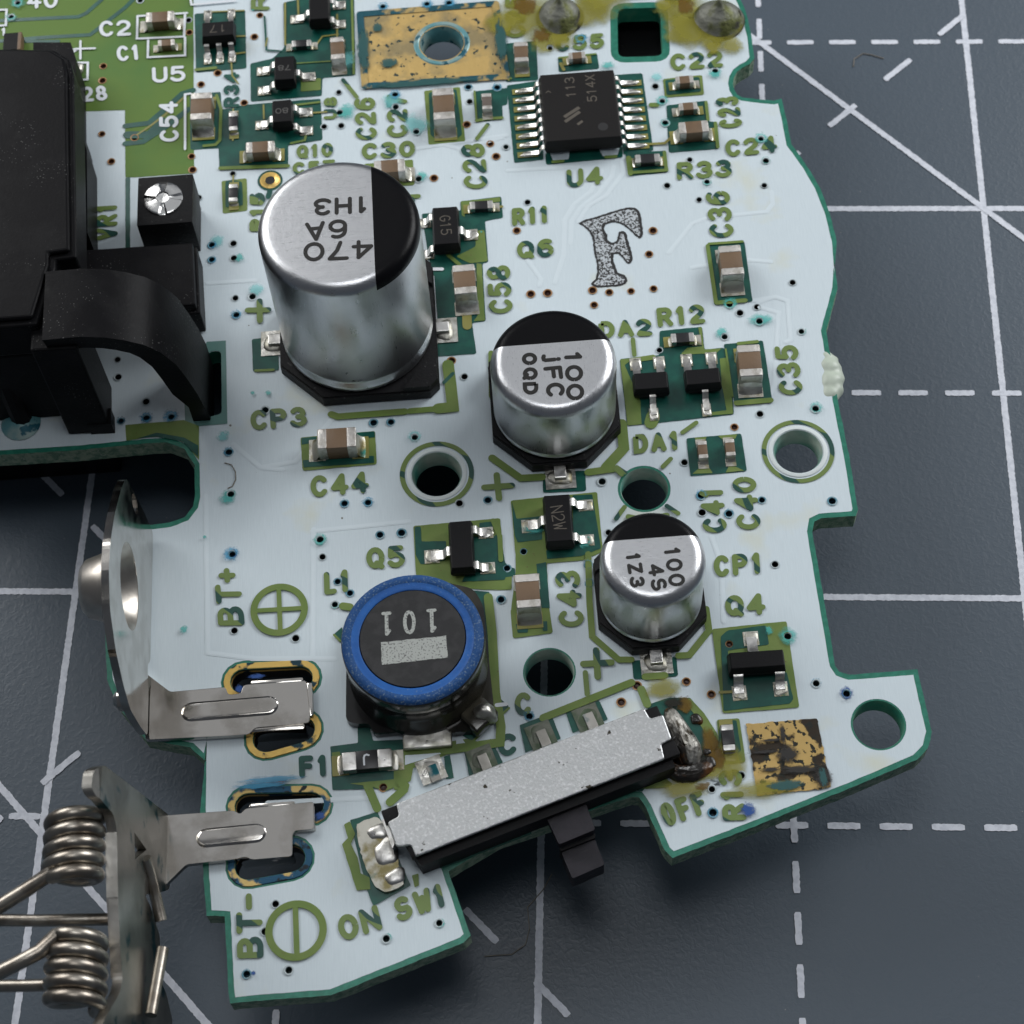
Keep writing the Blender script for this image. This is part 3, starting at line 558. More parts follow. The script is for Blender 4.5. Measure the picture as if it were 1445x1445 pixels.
# C44, Q5, L1, F1
win('11', [(268, 968), (648, 935), (657, 1105), (278, 1138)], O); win('11', [(272, 972), (350, 965), (350, 995), (275, 1005)], D, .05, lev=1); win('11', [(555, 945), (645, 938), (648, 968), (560, 975)], D, .05, lev=1); win('11', [(280, 1085), (640, 1062), (645, 1098), (285, 1122)], D, .05, lev=1)
win('12', [(842, 155), (1285, 115), (1310, 370), (1345, 395), (1345, 480), (1200, 480), (1090, 470), (858, 420)], O); win('12', [(850, 160), (880, 158), (885, 235), (1010, 232), (1010, 330), (910, 350), (880, 350), (855, 300)], D, .08, lev=1)
win('12', [(1130, 210), (1270, 208), (1300, 330), (1320, 350), (1310, 430), (1090, 440), (1150, 330)], D, .08, lev=1); win('12', [(1180, 140), (1262, 132), (1262, 160), (1180, 170)], D, .03, lev=1)
line('12', [(485, 565), (520, 570)], .4, O); line('12', [(1225, 520), (1245, 700), (1262, 1010), (1290, 1180), (1285, 1260), (1000, 1300)], .45, O); win('12', [(440, 705), (480, 670), (500, 760), (470, 750)], D, .05); line('12', [(440, 712), (470, 742)], .12, O)
win('12', [(1100, 480), (1230, 490), (1245, 900), (1100, 900)], D, .05); win('12', [(1070, 1210), (1150, 1260), (1330, 1075), (1260, 1010), (1080, 1100)], D, .05, lev=1); line('12', [(1268, 1070), (1315, 1065)], .2, 'silk_white'); line('12', [(1130, 1270), (1330, 1085)], .12, O)
win('12', [(560, 1170), (615, 1160), (640, 1250), (1030, 1230), (1040, 1290), (880, 1300), (780, 1310), (780, 1420), (770, 1490), (430, 1500), (420, 1278), (560, 1260)], D, .06)
win('12', [(740, 1310), (800, 1300), (1110, 1240), (1180, 1255), (820, 1400), (800, 1500), (745, 1500)], O, .06, lev=1); win('12', [(800, 1325), (1010, 1310), (800, 1375)], 'white_ink', .04, lev=2); win('12', [(1060, 1240), (1085, 1230), (1110, 1265), (1062, 1285)], 'white_ink', .03, lev=2)
win('12', [(428, 1310), (470, 1305), (480, 1420), (440, 1400)], O, .05, lev=1); win('13', [(520, 222), (790, 195), (800, 150), (845, 130), (830, 210), (700, 260), (640, 240)], O, .05, lev=1)
line('13', [(610, 235), (660, 350)], .4, O); line('13', [(780, 215), (800, 235), (795, 255), (725, 318)], .42, O, .09)
# N2W and C43
win('22', [(75, 25), (515, -18), (545, 285), (445, 330), (258, 345), (272, 570), (290, 700), (85, 728), (75, 590), (100, 390), (100, 310)], O)
win('22', [(80, 30), (105, 120), (235, 105), (235, 225), (110, 240), (95, 200)], D, .06, lev=1); win('22', [(390, 0), (490, -5), (535, 270), (430, 310), (260, 325), (255, 280), (395, 260)], D, .06, lev=1); win('22', [(205, 350), (255, 340), (275, 575), (232, 572)], D, .04, lev=1)
win('22', [(100, 655), (260, 640), (262, 690), (240, 690), (235, 670), (165, 675), (160, 700), (110, 700)], D, .03, lev=1); win('22', [(0, 200), (20, 180), (50, 360), (95, 370), (98, 410), (-10, 425), (-10, 210)], D, .05); line('22', [(-15, 130), (20, 210), (25, 330)], .25, O)
# Q4
win('22', [(1100, 680), (1480, 640), (1545, 1080), (1155, 1110)], O); win('22', [(1145, 720), (1180, 688), (1375, 662), (1390, 760), (1180, 790), (1195, 900), (1480, 900), (1515, 1035), (1500, 1060), (1160, 1098)], D, .08, lev=1); line('22', [(1140, 1005), (1205, 1002)], .14)
win('22', [(1125, 1142), (1240, 1135), (1272, 1358), (1142, 1370)], O); win('22', [(1140, 1160), (1160, 1150), (1225, 1145), (1248, 1300), (1215, 1330), (1160, 1325), (1130, 1280)], D, .1, lev=1)
# switch land pattern
line('22', [(240, 1135), (690, 955)], .38, O); line('22', [(740, 990), (770, 1065)], .4, 'letter')
win('22', [(120, 1170), (280, 1110), (330, 1240), (150, 1310)], D, .04); win('22', [(355, 1105), (525, 1045), (570, 1140), (390, 1210)], D, .04)
win('12', [(1100, 1290), (1240, 1240), (1300, 1360), (1130, 1440)], D, .04); win('12', [(1000, 1330), (1030, 1320), (1050, 1440), (1010, 1445)], D, .03)
win('22', [(760, 1070), (880, 1030), (990, 1030), (1090, 1180), (1130, 1290), (1110, 1330), (920, 1400), (860, 1200)], D, .1)
win('22', [(985, 1030), (1060, 1110), (1130, 1220), (1135, 1300), (1090, 1260), (1020, 1130), (960, 1045)], O, .1, lev=1)
win('13', [(520, 408), (660, 365), (830, 740), (640, 845), (620, 800), (580, 660)], D, .05); win('13', [(490, 430), (520, 415), (548, 480), (525, 530), (560, 600), (575, 680), (620, 700), (625, 760), (555, 768), (480, 530), (510, 500)], O, .05, lev=1)
win('13', [(835, 690), (870, 680), (872, 740), (850, 752)], O, .05); win('13', [(985, 655), (1445, 480), (1445, 395), (900, 600)], D, .03)
win('23', [(0, 490), (690, 258), (745, 262), (770, 230), (700, 190), (0, 410)], D, .03); win('23', [(700, 245), (850, 185), (900, 225), (880, 240), (765, 250)], O, .05, lev=1)
win('01', [(640, 905), (940, 880), (1015, 910), (1015, 1085), (950, 1000), (860, 965), (760, 968), (645, 985)], O, .05); win('01', [(700, 975), (800, 945), (940, 970), (1012, 1010), (1012, 1070), (930, 990), (800, 965)], D, .05, lev=1)
mat('slot_green', (0.10, 0.22, 0.20), 0.4)
sheet('slot_clearing', tl('01', [(1055, 480), (1152, 474), (1160, 898), (945, 916), (940, 760)]), .05, 'slot_green')
# hole spokes and rings
for a_, c_ in (((890, 1080), (850, 1120)), ((608, 1130), (640, 1160)), ((612, 1385), (655, 1325)), ((928, 1358), (870, 1320))): line('21', [a_, c_], .24, 'letter')
line('21', [(675, 1375), (745, 1390)], .3, 'letter'); line('21', [(790, 1382), (870, 1368)], .3, 'letter')
def ring_part(name, c, prof, mats, mi=None, label=None, seg=48, mb=None):
    mb = mb or MB()
    mb.lathe(prof, seg, (0, 0)); return mb.build(name, mats, board, (c[0], c[1], 0), smooth=True, label=label)
for (p_, r_), o_ in ((h1, .62), (h2, .60)):
    ring_part('copper_ring', p_, [(r_ + .36, .05), (r_ + o_, .05)], 'letter')
    ring_part('plated_hole', p_, [(r_ - .13, -TH), (r_ - .10, -.25), (r_ + .03, .035), (r_ + .05, .055), (r_ + .22, .055), (r_ + .25, .04)], 'white_core')
    ring_part('hole_barrel', p_, [(r_ - .14, -TH), (r_ - .11, -.25), (r_ + .0, .02)], 'hole_wall')
for p_, r_ in (h3, h4): ring_part('hole_barrel', p_, [(r_ - .05, -TH), (r_ - .05, -.1), (r_ + .01, .004)], 'hole_wall')
ring_part('hole_barrel', h5[0], [(h5[1] - .04, -TH), (h5[1] - .04, -.1), (h5[1] + .01, .004)], 'hole_wall_green')
# gold land round the top hole
sheet('gold_land', jag(tl('10', [(572, 78), (1262, 22), (1316, 398), (598, 446)]), .02), .075, 'gold_corroded')
for e_ in ([(572, 78), (598, 446)], [(598, 444), (1316, 396)], [(1262, 24), (1316, 398)], [(576, 78), (1262, 24)]): line('10', e_, .42, 'land_border', .078, 'land_border')
ring_part('hole_eyelet', h6[0], [(h6[1] - .12, -TH), (h6[1] - .1, -.3), (h6[1] + .02, .05), (h6[1] + .12, .12), (h6[1] + .3, .12), (h6[1] + .36, .078)], 'hole_wall_blue')
sheet('gold_land', jag(tl('32', [(28, 1165), (390, 1135), (462, 1488), (85, 1532)]), .03), .075, 'gold_scraped')
ring_part('fiducial', t('10', 113, 922), [(.27, -.2), (.28, .06), (.30, .07), (.56, .07), (.58, .05)], 'gold'); ring_part('fiducial_shade_disc', t('10', 113, 922), [(.001, .052), (.29, .056)], 'hole_dark'); ring_part('fiducial_clearing', t('10', 113, 922), [(.28, .042), (.70, .042)], D)  # flat near-black disc paints the shade inside the fiducial's hole
line('10', [(113, 980), (105, 1010)], .3, D)
# gold plated slots for the battery contacts
for k_, ((a, c), r_) in enumerate(((s1a, .62), (s1b, .66), (s2a, .62), (s2b, .66))):
    mb = MB(); i_, o_, z_ = slot(*a, *c, r_ - .02), slot(*a, *c, r_ + .33), .06
    n_ = len(i_); mb.add([(*p_, -.3) for p_ in i_] + [(*p_, z_) for p_ in slot(*a, *c, r_ + .03)] + [(*p_, z_) for p_ in o_] + [(*p_, .0) for p_ in slot(*a, *c, r_ + .36)],
        [(j * n_ + i, j * n_ + (i + 1) % n_, (j + 1) * n_ + (i + 1) % n_, (j + 1) * n_ + i) for j in range(3) for i in range(n_)])
    mb.build('slot_plating', 'slot_ring' if k_ < 2 else 'slot_ring_blue', board, smooth=True)
# via barrels
vm = {}
for k_, (rim, wall) in {'c': ('copper_rim', 'via_copper'), 'k': ('pale_rim', 'hole_dark'), 't': ('pale_rim', 'via_dark'), 'b': ('rim_blue', 'via_blue')}.items():
    mb = MB(); o_ = {'c': .04, 'k': .03, 't': .06, 'b': .05}[k_]
    mb.lathe([(VR + o_, .056), (VR + .0, .062), (VR - .03, .03)], 14, mi=0); mb.lathe([(VR - .03, .03), (VR - .05, -.5 if k_ != 'c' else -.16), (0.001, -.55 if k_ != 'c' else -.18)], 14, mi=1)
    vm[k_] = mb.build('via', [rim, wall], board, smooth=True); vm[k_].location = Vector((*[p_ for q_, p_ in vias if q_ == k_][0], 0)) * S
done = set()
for k_, p_ in vias:
    if k_ not in done: done.add(k_); continue
    o = vm[k_].copy(); col.objects.link(o); o.location = Vector((p_.x, p_.y, random.uniform(-.008, .008))) * S; o.scale = (random.uniform(.88, 1.12),) * 2 + (1,)

# -------------------------------------------------- lettering
def word(c, text, P0, P1, P2, mat_='letter', w=.285, z=.078):
    mb = MB(); text3(mb, text, t(c, *P0), t(c, *P1), t(c, *P2), w, z); o = mb.build('lettering', mat_, board); return o
SW_, LT = 'silk_white', 'letter'
for c, s_, a, e, u, *mm in (
    ('00', '40', (138, 48), (298, 45), (140, -40), SW_, .22), ('00', 'C2', (508, 192), (672, 185), (505, 112), SW_, .22), ('00', 'C1', (600, 318), (720, 308), (592, 240), SW_, .22), ('00', 'U5', (778, 428), (950, 418), (775, 348), SW_, .22),
    ('00', '28', (425, 524), (552, 515), (415, 448), SW_, .22), ('00', 'Y1', (-40, 192), (35, 186), (-40, 150), SW_, .14), ('00', 'C54', (914, 725), (908, 520), (815, 728), SW_, .22), ('00', 'R34', (1222, 550), (1222, 372), (1140, 552), D, .24),
    ('00', 'VR1', (603, 1224), (600, 1040), (490, 1230)), ('00', 'R15', (1352, 1182), (1352, 985), (1272, 1184)),
    ('10', 'C26', (660, 715), (648, 498), (550, 718)), ('10', 'C27', (815, 702), (812, 482), (708, 705)), ('10', 'C30', (580, 818), (855, 802), (580, 735)), ('10', 'Q10', (248, 815), (436, 800), (248, 745), LT, .24), ('10', 'C57', (230, 898), (450, 882), (226, 832), LT, .24),
    ('10', 'U8', (455, 610), (455, 498), (386, 612), LT, .22), ('10', 'C28', (1225, 965), (1205, 735), (1102, 966)), ('10', '1', (885, 1045), (878, 962), (820, 1048)), ('10', 'R', (112, 55), (112, -30), (15, 58)),
    ('20', 'C25', (152, 194), (150, -20), (46, 198)), ('20', 'C55', (302, 268), (552, 250), (304, 190)), ('20', 'C22', (890, 366), (1160, 345), (885, 280)), ('20', 'C23', (1258, 650), (1232, 492), (1140, 660)), ('20', 'C24', (1172, 805), (1436, 780), (1165, 718)),
    ('20', 'R33', (922, 922), (1205, 905), (920, 832)), ('20', 'U4', (362, 962), (548, 942), (358, 870)), ('20', 'R11', (82, 1156), (272, 1140), (80, 1066)), ('20', 'Q6', (108, 1328), (298, 1310), (105, 1235)), ('20', 'C36', (1215, 1212), (1188, 974), (1090, 1216)),
    ('11', 'C58', (1352, 334), (1335, 90), (1230, 340)), ('11', 'CP3', (16, 934), (306, 912), (10, 832)), ('11', 'C44', (322, 1276), (620, 1250), (316, 1166)),
    ('21', 'DA2', (528, 466), (800, 450), (520, 378)), ('21', 'R12', (825, 408), (1070, 386), (815, 310)), ('21', 'DA1', (702, 1054), (940, 1032), (696, 955)), ('31', 'C35', (320, 750), (290, 495), (198, 754)),
    ('22', 'CP1', (1112, 418), (1362, 398), (1106, 308)), ('22', 'Q4', (1170, 622), (1376, 606), (1164, 512)), ('22', 'C43', (452, 668), (425, 380), (322, 672)), ('22', 'C', (98, 1128), (186, 1116), (92, 1010)), ('22', 'C', (12, 1335), (112, 1318), (8, 1222), D),
    ('21', 'C40', (1352, 1436), (1322, 1166), (1228, 1440)), ('21', 'C41', (1180, 1452), (1155, 1222), (1056, 1456)), ('12', 'Q5', (606, 380), (806, 364), (600, 268)), ('12', 'L1', (390, 508), (522, 490), (386, 392)),
    ('02', 'BT+', (1250, 662), (1222, 372), (1114, 664)), ('12', 'F1', (262, 1438), (412, 1430), (258, 1328), D), ('03', 'BT-', (1346, 1110), (1336, 782), (1210, 1114)), ('13', 'ON', (478, 1032), (692, 962), (446, 905)), ('13', 'SW1', (762, 932), (1022, 842), (734, 812)),
    ('23', 'OFF', (866, 446), (1090, 370), (824, 330)), ('23', 'R13', (1278, 408), (1248, 146), (1156, 412))):
    word(c, s_, a, e, u, *(mm or (LT,)))
for c, a, e, g, i in (('11', (0, 322), (105, 320), (60, 275), (62, 375)), ('11', (1205, 1225), (1345, 1215), (1268, 1162), (1280, 1280)), ('22', (445, 860), (588, 852), (510, 790), (518, 925))):
    mb = MB(); stroke(mb, tl(c, [a, e]), .33, .105); stroke(mb, tl(c, [g, i]), .33, .107); mb.build('plus_mark', LT, board)
line('22', [(455, 905), (465, 1015)], .26, LT, .1, 'tick_mark')
for c, ctr, rx in (('12', (160, 583), 129), ('13', (246, 971), 138)):
    p_ = t(c, *ctr); r_ = dist(p_, t(c, ctr[0] + rx, ctr[1])); mb = MB(); mb.lathe([(r_ - .17, .105), (r_ + .17, .105)], 48, p_)
    if c == '12': stroke(mb, tl(c, [(50, 588), (275, 575)]), .24, .103); stroke(mb, tl(c, [(158, 480), (166, 690)]), .24, .1045)
    else: stroke(mb, tl(c, [(243, 858), (250, 1082)]), .26, .103)
    mb.build('polarity_symbol', 'olive', board)
for pts in ([(955, 72), (703, 88), (700, 203), (940, 192), (945, 80)], [(757, 212), (755, 298), (945, 288), (945, 196)], [(375, 325), (450, 325), (448, 410), (405, 415)], [(-20, 57), (36, 55), (32, 135), (-20, 138)], [(972, 483), (945, 487), (945, 766)], [(412, 215), (412, 305)], [(385, 255), (485, 252)], [(972, 0), (978, 30), (1200, 10)]):
    line('00', pts, .14, SW_, .07, 'silk_line')
sheet('diode_mark', tl('00', [(303, 232), (402, 258), (345, 292)]), .075, SW_)
# stamped F
Fp = [b(800 + x_ * 130 / 1014, 280 + y_ * 140 / 1092) for x_, y_ in ((120, 275), (200, 240), (370, 190), (590, 120), (690, 100), (750, 105), (805, 150), (825, 270), (840, 410), (800, 450), (760, 420), (690, 350), (610, 290), (510, 262), (420, 290), (405, 350), (445, 400), (440, 460), (500, 495), (550, 470), (575, 370), (610, 358), (650, 375), (670, 460), (725, 640), (710, 715), (660, 725), (630, 680), (570, 610), (510, 615), (510, 700), (560, 820), (640, 850), (668, 890), (660, 935), (590, 965), (340, 985), (290, 970), (255, 945), (320, 890), (335, 800), (325, 700), (300, 600), (280, 430), (250, 370), (180, 310))]
sheet('stamped_letter', jag(roundpoly(Fp, .1, 2), .022, .1), .034, 'stamp_black', holes=False)
sheet('stamped_letter', jag(roundpoly([p_ + Vector((-.025, -.02)) for p_ in offset(Fp, -.13)], .08, 2), .022, .1), .040, 'stamp_speckle', holes=False)

# -------------------------------------------------- stains (thin films of corrosion and flux)
def blot(kind, c, x, y, rx, ry=None, z=.115):
    zz[0] += .0002; p_ = t(c, x, y); r_ = dist(p_, t(c, x + rx, y)); k_ = {'blue': 1.15, 'teal': 1.25}.get(kind, 1.4) * r_ / 10; ky = k_ * (ry or rx) / rx
    near = [v_ for q_, v_ in vias if abs(v_.x - p_.x) < k_ * 11 and abs(v_.y - p_.y) < ky * 11]
    q = MB(); fill(q, circ((0, 0), 10, 24), [[Vector(((e.x - p_.x) / k_, (e.y - p_.y) / ky)) for e in circ(v_, VR + .01, 10)] for v_ in near], 0)
    me = bpy.data.meshes.new('stain'); me.from_pydata([(a * S, e * S, 0) for a, e, f_ in q.v], [], q.f); me.materials.append(MT['stain_' + kind])
    o = put('stain', me, board, (p_.x, p_.y, z + zz[0] - .04)); o.scale = (k_, ky, 1)
for kind, s_ in {
    'cyan': '00:1110,1235,45 10:850,640,80 10:515,310,38,62 01:1310,220,45 11:850,965,42 10:735,520,60 20:820,400,34 01:1140,965,38',
    'teal': '00:1220,1320,34 10:500,575,62 10:885,905,42 20:847,520,44 20:1117,380,44 20:862,632,34 21:1190,290,48 21:1348,370,80,46 21:1150,440,44 31:385,820,44 31:315,430,28 01:1165,1275,55 02:940,685,28 12:370,228,46 12:445,560,30 32:240,718,62 20:1350,712,44 20:1375,823,30 20:1075,935,32 00:92,20,50 00:60,95,36 10:1190,1190,8 00:1290,60,8 13:985,935,30 13:715,1005,28 02:1045,215,14 22:1390,690,30 20:570,340,45,30 11:25,745,16 11:105,745,20 22:190,170,70,44 22:450,240,50',
    'blue': '00:1085,1255,34 00:1085,1330,32 10:750,490,44 10:1123,447,26 10:1270,450,36 10:690,38,40 10:915,28,44 10:1030,20,44 20:435,205,46 01:618,885,32 01:748,870,48 01:872,862,56 01:1165,1043,36 11:612,1300,42 11:492,1305,34 11:640,893,26 11:728,890,30 11:1223,1287,26 02:1182,300,58 12:457,438,28 12:520,497,32 12:673,200,24 12:783,190,28 12:1290,530,26 22:470,352,34 22:475,450,34 21:1045,1262,40 21:1187,1355,32 21:1355,1287,26 22:170,1125,40 23:1108,372,40 32:385,955,34 03:1258,1193,34 01:1205,345,40',
    'deep': '32:540,1010,40 23:1285,358,44 23:1105,372,22 02:1188,300,26 13:30,1190,14 02:1222,990,26 12:45,925,50,16 13:370,390,30',
    'flux': '20:170,80,190 20:480,60,130 20:960,60,150 20:1090,190,120 20:1200,240,70 20:250,220,100 20:720,-40,200,60 20:1130,80,110 22:850,985,110,70 23:1090,160,110,60 23:1190,100,90,160 32:100,1500,200,60 23:960,250,160,60 20:930,180,90 20:40,130,110 20:330,200,90 20:540,-20,170 20:980,150,140 20:1180,150,90 20:860,40,70 20:1110,250,60',
    'amber': '20:150,40,80 20:960,40,60,80 20:230,190,60 22:1090,1260,60,110 23:1120,100,70,90 22:960,1070,60 23:1060,240,60,30', 'dark': '22:1010,1340,90,70 22:905,1060,60,40', 'rust': '13:155,215,50,22', 'ink': '32:240,1320,70,60 32:215,1220,18,70 32:300,1400,120,30 32:150,1400,60,16 32:120,1310,90,12 32:420,1440,60,70 32:160,1250,80,10', 'verdigris': '32:230,1480,120,36 32:420,1440,26,70 10:590,260,40,190 10:900,430,360,30 10:1290,220,40,180 10:720,330,60,40 10:660,150,30,40' }.items():
    for w_ in s_.split():
        c, v_ = w_.split(':'); v_ = [float(a) for a in v_.split(',')]; blot(kind, c, *v_)
blot('blue', '03', 1330, 235, 190, 26); blot('blue', '13', 120, 205, 230, 30)

# ------------------------------------------------------------------ chip capacitors and resistors
def blob(parent, c, rx, ry, h, mat_='solder', name='solder', z=.05, seed=0):
    rn = random.Random(seed + int(c[0] * 100)); mb = MB(); n, rings = 20, ((1.0, 0), (.93, .35), (.75, .68), (.45, .92), (.15, 1.0)); vs = []; ph = [rn.uniform(0, 6) for _ in range(3)]
    for q, (r_, z_) in enumerate(rings):
        for i in range(n):
            a = 2 * math.pi * i / n; w_ = 1 + .09 * math.sin(2 * a + ph[0]) + .07 * math.sin(3 * a + ph[1]) + .04 * math.sin(5 * a + ph[2])
            ex = 2.0; cx, sx = math.cos(a), math.sin(a); sq = (abs(cx) ** 3 + abs(sx) ** 3) ** (-1 / 3)
            vs.append((c[0] + rx * r_ * w_ * cx * sq, c[1] + ry * r_ * w_ * sx * sq, z + h * z_))
    fs = [(q * n + i, q * n + (i + 1) % n, (q + 1) * n + (i + 1) % n, (q + 1) * n + i) for q in range(len(rings) - 1) for i in range(n)] + [tuple(range((len(rings) - 1) * n, len(rings) * n))]
    return mb.add(vs, fs).build(name, mat_, parent, smooth=True, sharp=80)
def chip(kind, c, e1, e2, wd, ht, label, body='ceramic_brown', endf=.25, flux=None):
    p1, p2 = t(c, *e1, ht), t(c, *e2, ht); ctr = (p1 + p2) / 2; d = p2 - p1; Lh = d.length; vert = abs(d.y) > abs(d.x)
    rz = (math.pi / 2 if vert else 0) + R(random.uniform(-1.5, 1.5)); e_ = Lh * endf
    res = kind == 'chip_resistor'
    if res:
        mb = MB(); mb.bbox((0, 0, ht * .5 + .02), (Lh - .06, wd, ht * .9), .03); mb.bbox((0, 0, ht * .93 + .02), (Lh - 2 * e_ + .02, wd * .97, ht * .12), .02)
    else: mb = MB().bbox((0, 0, ht * .5 + .02), (Lh - 2 * e_ + .1, wd * .97, ht * .97), .04)
    o = mb.build(kind, body, board, (ctr.x, ctr.y, .05), rz, smooth=True, label=label)
    for s_ in (-1, 1):
        MB().bbox((s_ * (Lh - e_) / 2, 0, ht * .5 + .02), (e_, wd * (1.0 if not res else 1.02), ht * (1.0 if not res else .96)), min(.1, wd * .14), seg=3).build('terminal', 'tin_end' if not res else 'tin', o, smooth=True)
        ang = rz; q = Vector((math.cos(ang), math.sin(ang))) * s_ * (Lh / 2 + (.16 if vert else .14) * min(1, wd))
        mb = MB(); 
        # wedge of solder from the land up to the terminal
        w2 = wd * .5; x0 = s_ * (Lh / 2 - .06); x1 = s_ * (Lh / 2 + .42 * min(1.1, wd)); prof = [(0, .0), (.12, .62), (.3, .38), (.6, .16), (1, .0)]; vs = []; fs = []
        m_ = 7
        for i in range(m_):
            y_ = -w2 + 2 * w2 * i / (m_ - 1); kk = 1 - .35 * abs(2 * i / (m_ - 1) - 1) ** 3
            for f_, h_ in [(0, .0), (0, .8), (.18, .55), (.42, .25), (.75, .09), (1, .0)]:
                vs.append((x0 + (x1 - x0) * f_ * (.92 + .08 * kk), y_ * (1.02 if f_ > .1 else .98), .0 + ht * h_ * kk * .8))
        n6 = 6
        for i in range(m_ - 1):
            for j in range(n6 - 1):
                q4 = (i * n6 + j, (i + 1) * n6 + j, (i + 1) * n6 + j + 1, i * n6 + j + 1); fs.append(q4 if s_ < 0 else q4[::-1])
        mb.add(vs, fs).build('solder', flux or ('solder' if random.random() < .75 else 'solder_dull'), o, smooth=True, sharp=80)
        # land on the board
        pl = Vector((math.cos(ang), math.sin(ang))) * s_ * (Lh / 2 + .12); pl = ctr + pl
        MB().bbox((0, 0, 0), (.75 * min(1.15, wd + .1), wd * 1.08, .02), 0).build('solder_land', 'trace_gold' if random.random() < .5 else 'solder_dull', board, (pl.x, pl.y, .088), rz)
    return o
CC, CR = 'chip_capacitor', 'chip_resistor'
chip(CC, '00', (742, 92), (888, 84), .8, .8, 'small brown chip capacitor beside the white C2 lettering')
chip(CC, '00', (805, 222), (890, 218), .5, .5, 'tiny brown chip capacitor beside the white C1 lettering')
chip(CC, '00', (1020, 474), (1028, 612), 1.2, 1.15, 'large brown chip capacitor beside the white C54 lettering')
chip(CC, '00', (1252, 755), (1400, 748), .8, .85, 'brown chip capacitor under the small transistors above the gold ring')
chip(CC, '10', (452, 190), (458, 305), .8, .85, 'brown chip capacitor next to a turquoise stain left of the gold land', flux='solder_dull')
chip(CC, '10', (992, 450), (1000, 612), 1.2, 1.2, 'large brown chip capacitor below the gold land with the drilled hole', flux='solder_dull')
chip(CC, '10', (1214, 478), (1220, 560), .55, .5, 'tiny dull capacitor beside the left pins of the marked chip', 'ceramic_grey')
chip(CC, '20', (122, 215), (133, 318), .8, .8, 'brown chip capacitor at the right corner of the gold land', flux='solder_dull')
chip(CC, '10', (642, 852), (800, 846), .9, .95, 'brown chip capacitor half behind the tallest can, under C30')
chip(CC, '20', (370, 288), (455, 282), .5, .5, 'tiny brown capacitor behind the marked chip, under C55', flux='solder_dull')
chip(CC, '20', (915, 412), (1006, 405), .55, .55, 'tiny brown capacitor under the C22 lettering')
chip(CC, '20', (932, 548), (1026, 540), .55, .5, 'tiny brown capacitor just above a larger one, beside C23', flux='solder_dull')
chip(CC, '20', (932, 655), (1084, 645), .85, .85, 'brown chip capacitor beside the C24 lettering')
chip(CC, '20', (1192, 1252), (1206, 1404), 1.2, 1.2, 'large brown chip capacitor below the C36 lettering', flux='solder_dull')
chip(CC, '21', (1286, 494), (1302, 656), 1.2, 1.25, 'large brown chip capacitor beside the C35 lettering')
chip(CC, '21', (1048, 985), (1058, 1075), .5, .5, 'tiny brown capacitor of the pair above C41')
chip(CC, '21', (1188, 975), (1198, 1062), .5, .5, 'tiny brown capacitor of the pair above C40')
chip(CC, '11', (1098, 86), (1108, 236), 1.2, 1.25, 'large brown chip capacitor beside the C58 lettering')
chip(CC, '11', (352, 976), (550, 964), 1.2, 1.2, 'large brown chip capacitor lying above the C44 lettering', flux='solder_dull')
chip(CC, '22', (156, 398), (166, 572), 1.2, 1.25, 'large brown chip capacitor beside the C43 lettering', flux='solder_dull')
chip(CR, '00', (1190, 575), (1188, 668), .5, .35, 'tiny black chip resistor below the R34 lettering', 'resistor_black')
chip(CR, '00', (1188, 940), (1190, 1030), .5, .35, 'tiny black chip resistor beside the cross-head trimmer', 'resistor_black')
chip(CR, '10', (222, 226), (322, 220), .5, .35, 'tiny black chip resistor between two small transistors', 'resistor_black')
chip(CR, '10', (1130, 1052), (1248, 1042), .55, .35, 'small black chip resistor above the transistor marked G15', 'resistor_black')
chip(CR, '20', (708, 815), (836, 803), .6, .4, 'small black chip resistor beside the R33 lettering', 'resistor_black')
chip(CR, '21', (892, 465), (1010, 452), .6, .4, 'small black chip resistor below the R12 lettering', 'resistor_black')
chip(CR, '22', (1178, 1165), (1188, 1300), .6, .4, 'small black chip resistor beside the scraped gold square', 'resistor_black', flux='solder_dull')
f1 = chip(CR, '12', (478, 1352), (735, 1338), .95, .5, 'black fuse chip with a white J beside the F1 lettering', 'resistor_black', .3, flux='solder')
mb = MB(); stroke(mb, [(-.14, -.26), (-.14, .1), (-.1, .2), (0, .24), (.1, .2)], .09, .0); mb.build('marking', 'silk_white', f1, (0, 0, .535))

# ------------------------------------------------------------------ transistors
def quad(c, pts, z):
    q = tl(c, pts, z); ctr = sum(q, Vector((0, 0))) / 4
    return ctr, ((q[1] - q[0]).length + (q[2] - q[3]).length) / 2, ((q[3] - q[0]).length + (q[2] - q[1]).length) / 2
def gull(o, side, off, half, zb, reach, w, mat_='tin', name='pin', drop=.03):
    # side: unit direction, off: shift along the side, half: body half size
    dx, dy = side; px_, py_ = -dy, dx; prof = [(half - .06, zb), (half + .10, zb), (half + .20, zb - .08), (half + .27, drop + .14), (half + .36, drop + .03), (half + reach, drop)]
    th = .11; vs = []; n = len(prof)
    for sgn in (-1, 1):
        for i, (r_, z_) in enumerate(prof):
            for k_ in (0, 1):
                vs.append((dx * r_ + px_ * (off + sgn * w / 2), dy * r_ + py_ * (off + sgn * w / 2), z_ + k_ * th))
    fs = []
    for i in range(n - 1):
        a, c_, e, g = 2 * i, 2 * i + 1, 2 * (i + 1), 2 * (i + 1) + 1; M_ = 2 * n
        fs += [(a, c_, g, e), (M_ + a, M_ + e, M_ + g, M_ + c_), (c_, M_ + c_, M_ + g, g), (a, e, M_ + e, M_ + a)]
    fs += [(2 * (n - 1), 2 * (n - 1) + 1, 4 * n - 1, 4 * n - 2)]
    return MB().add(vs, fs).build(name, mat_, o, smooth=True, sharp=50)
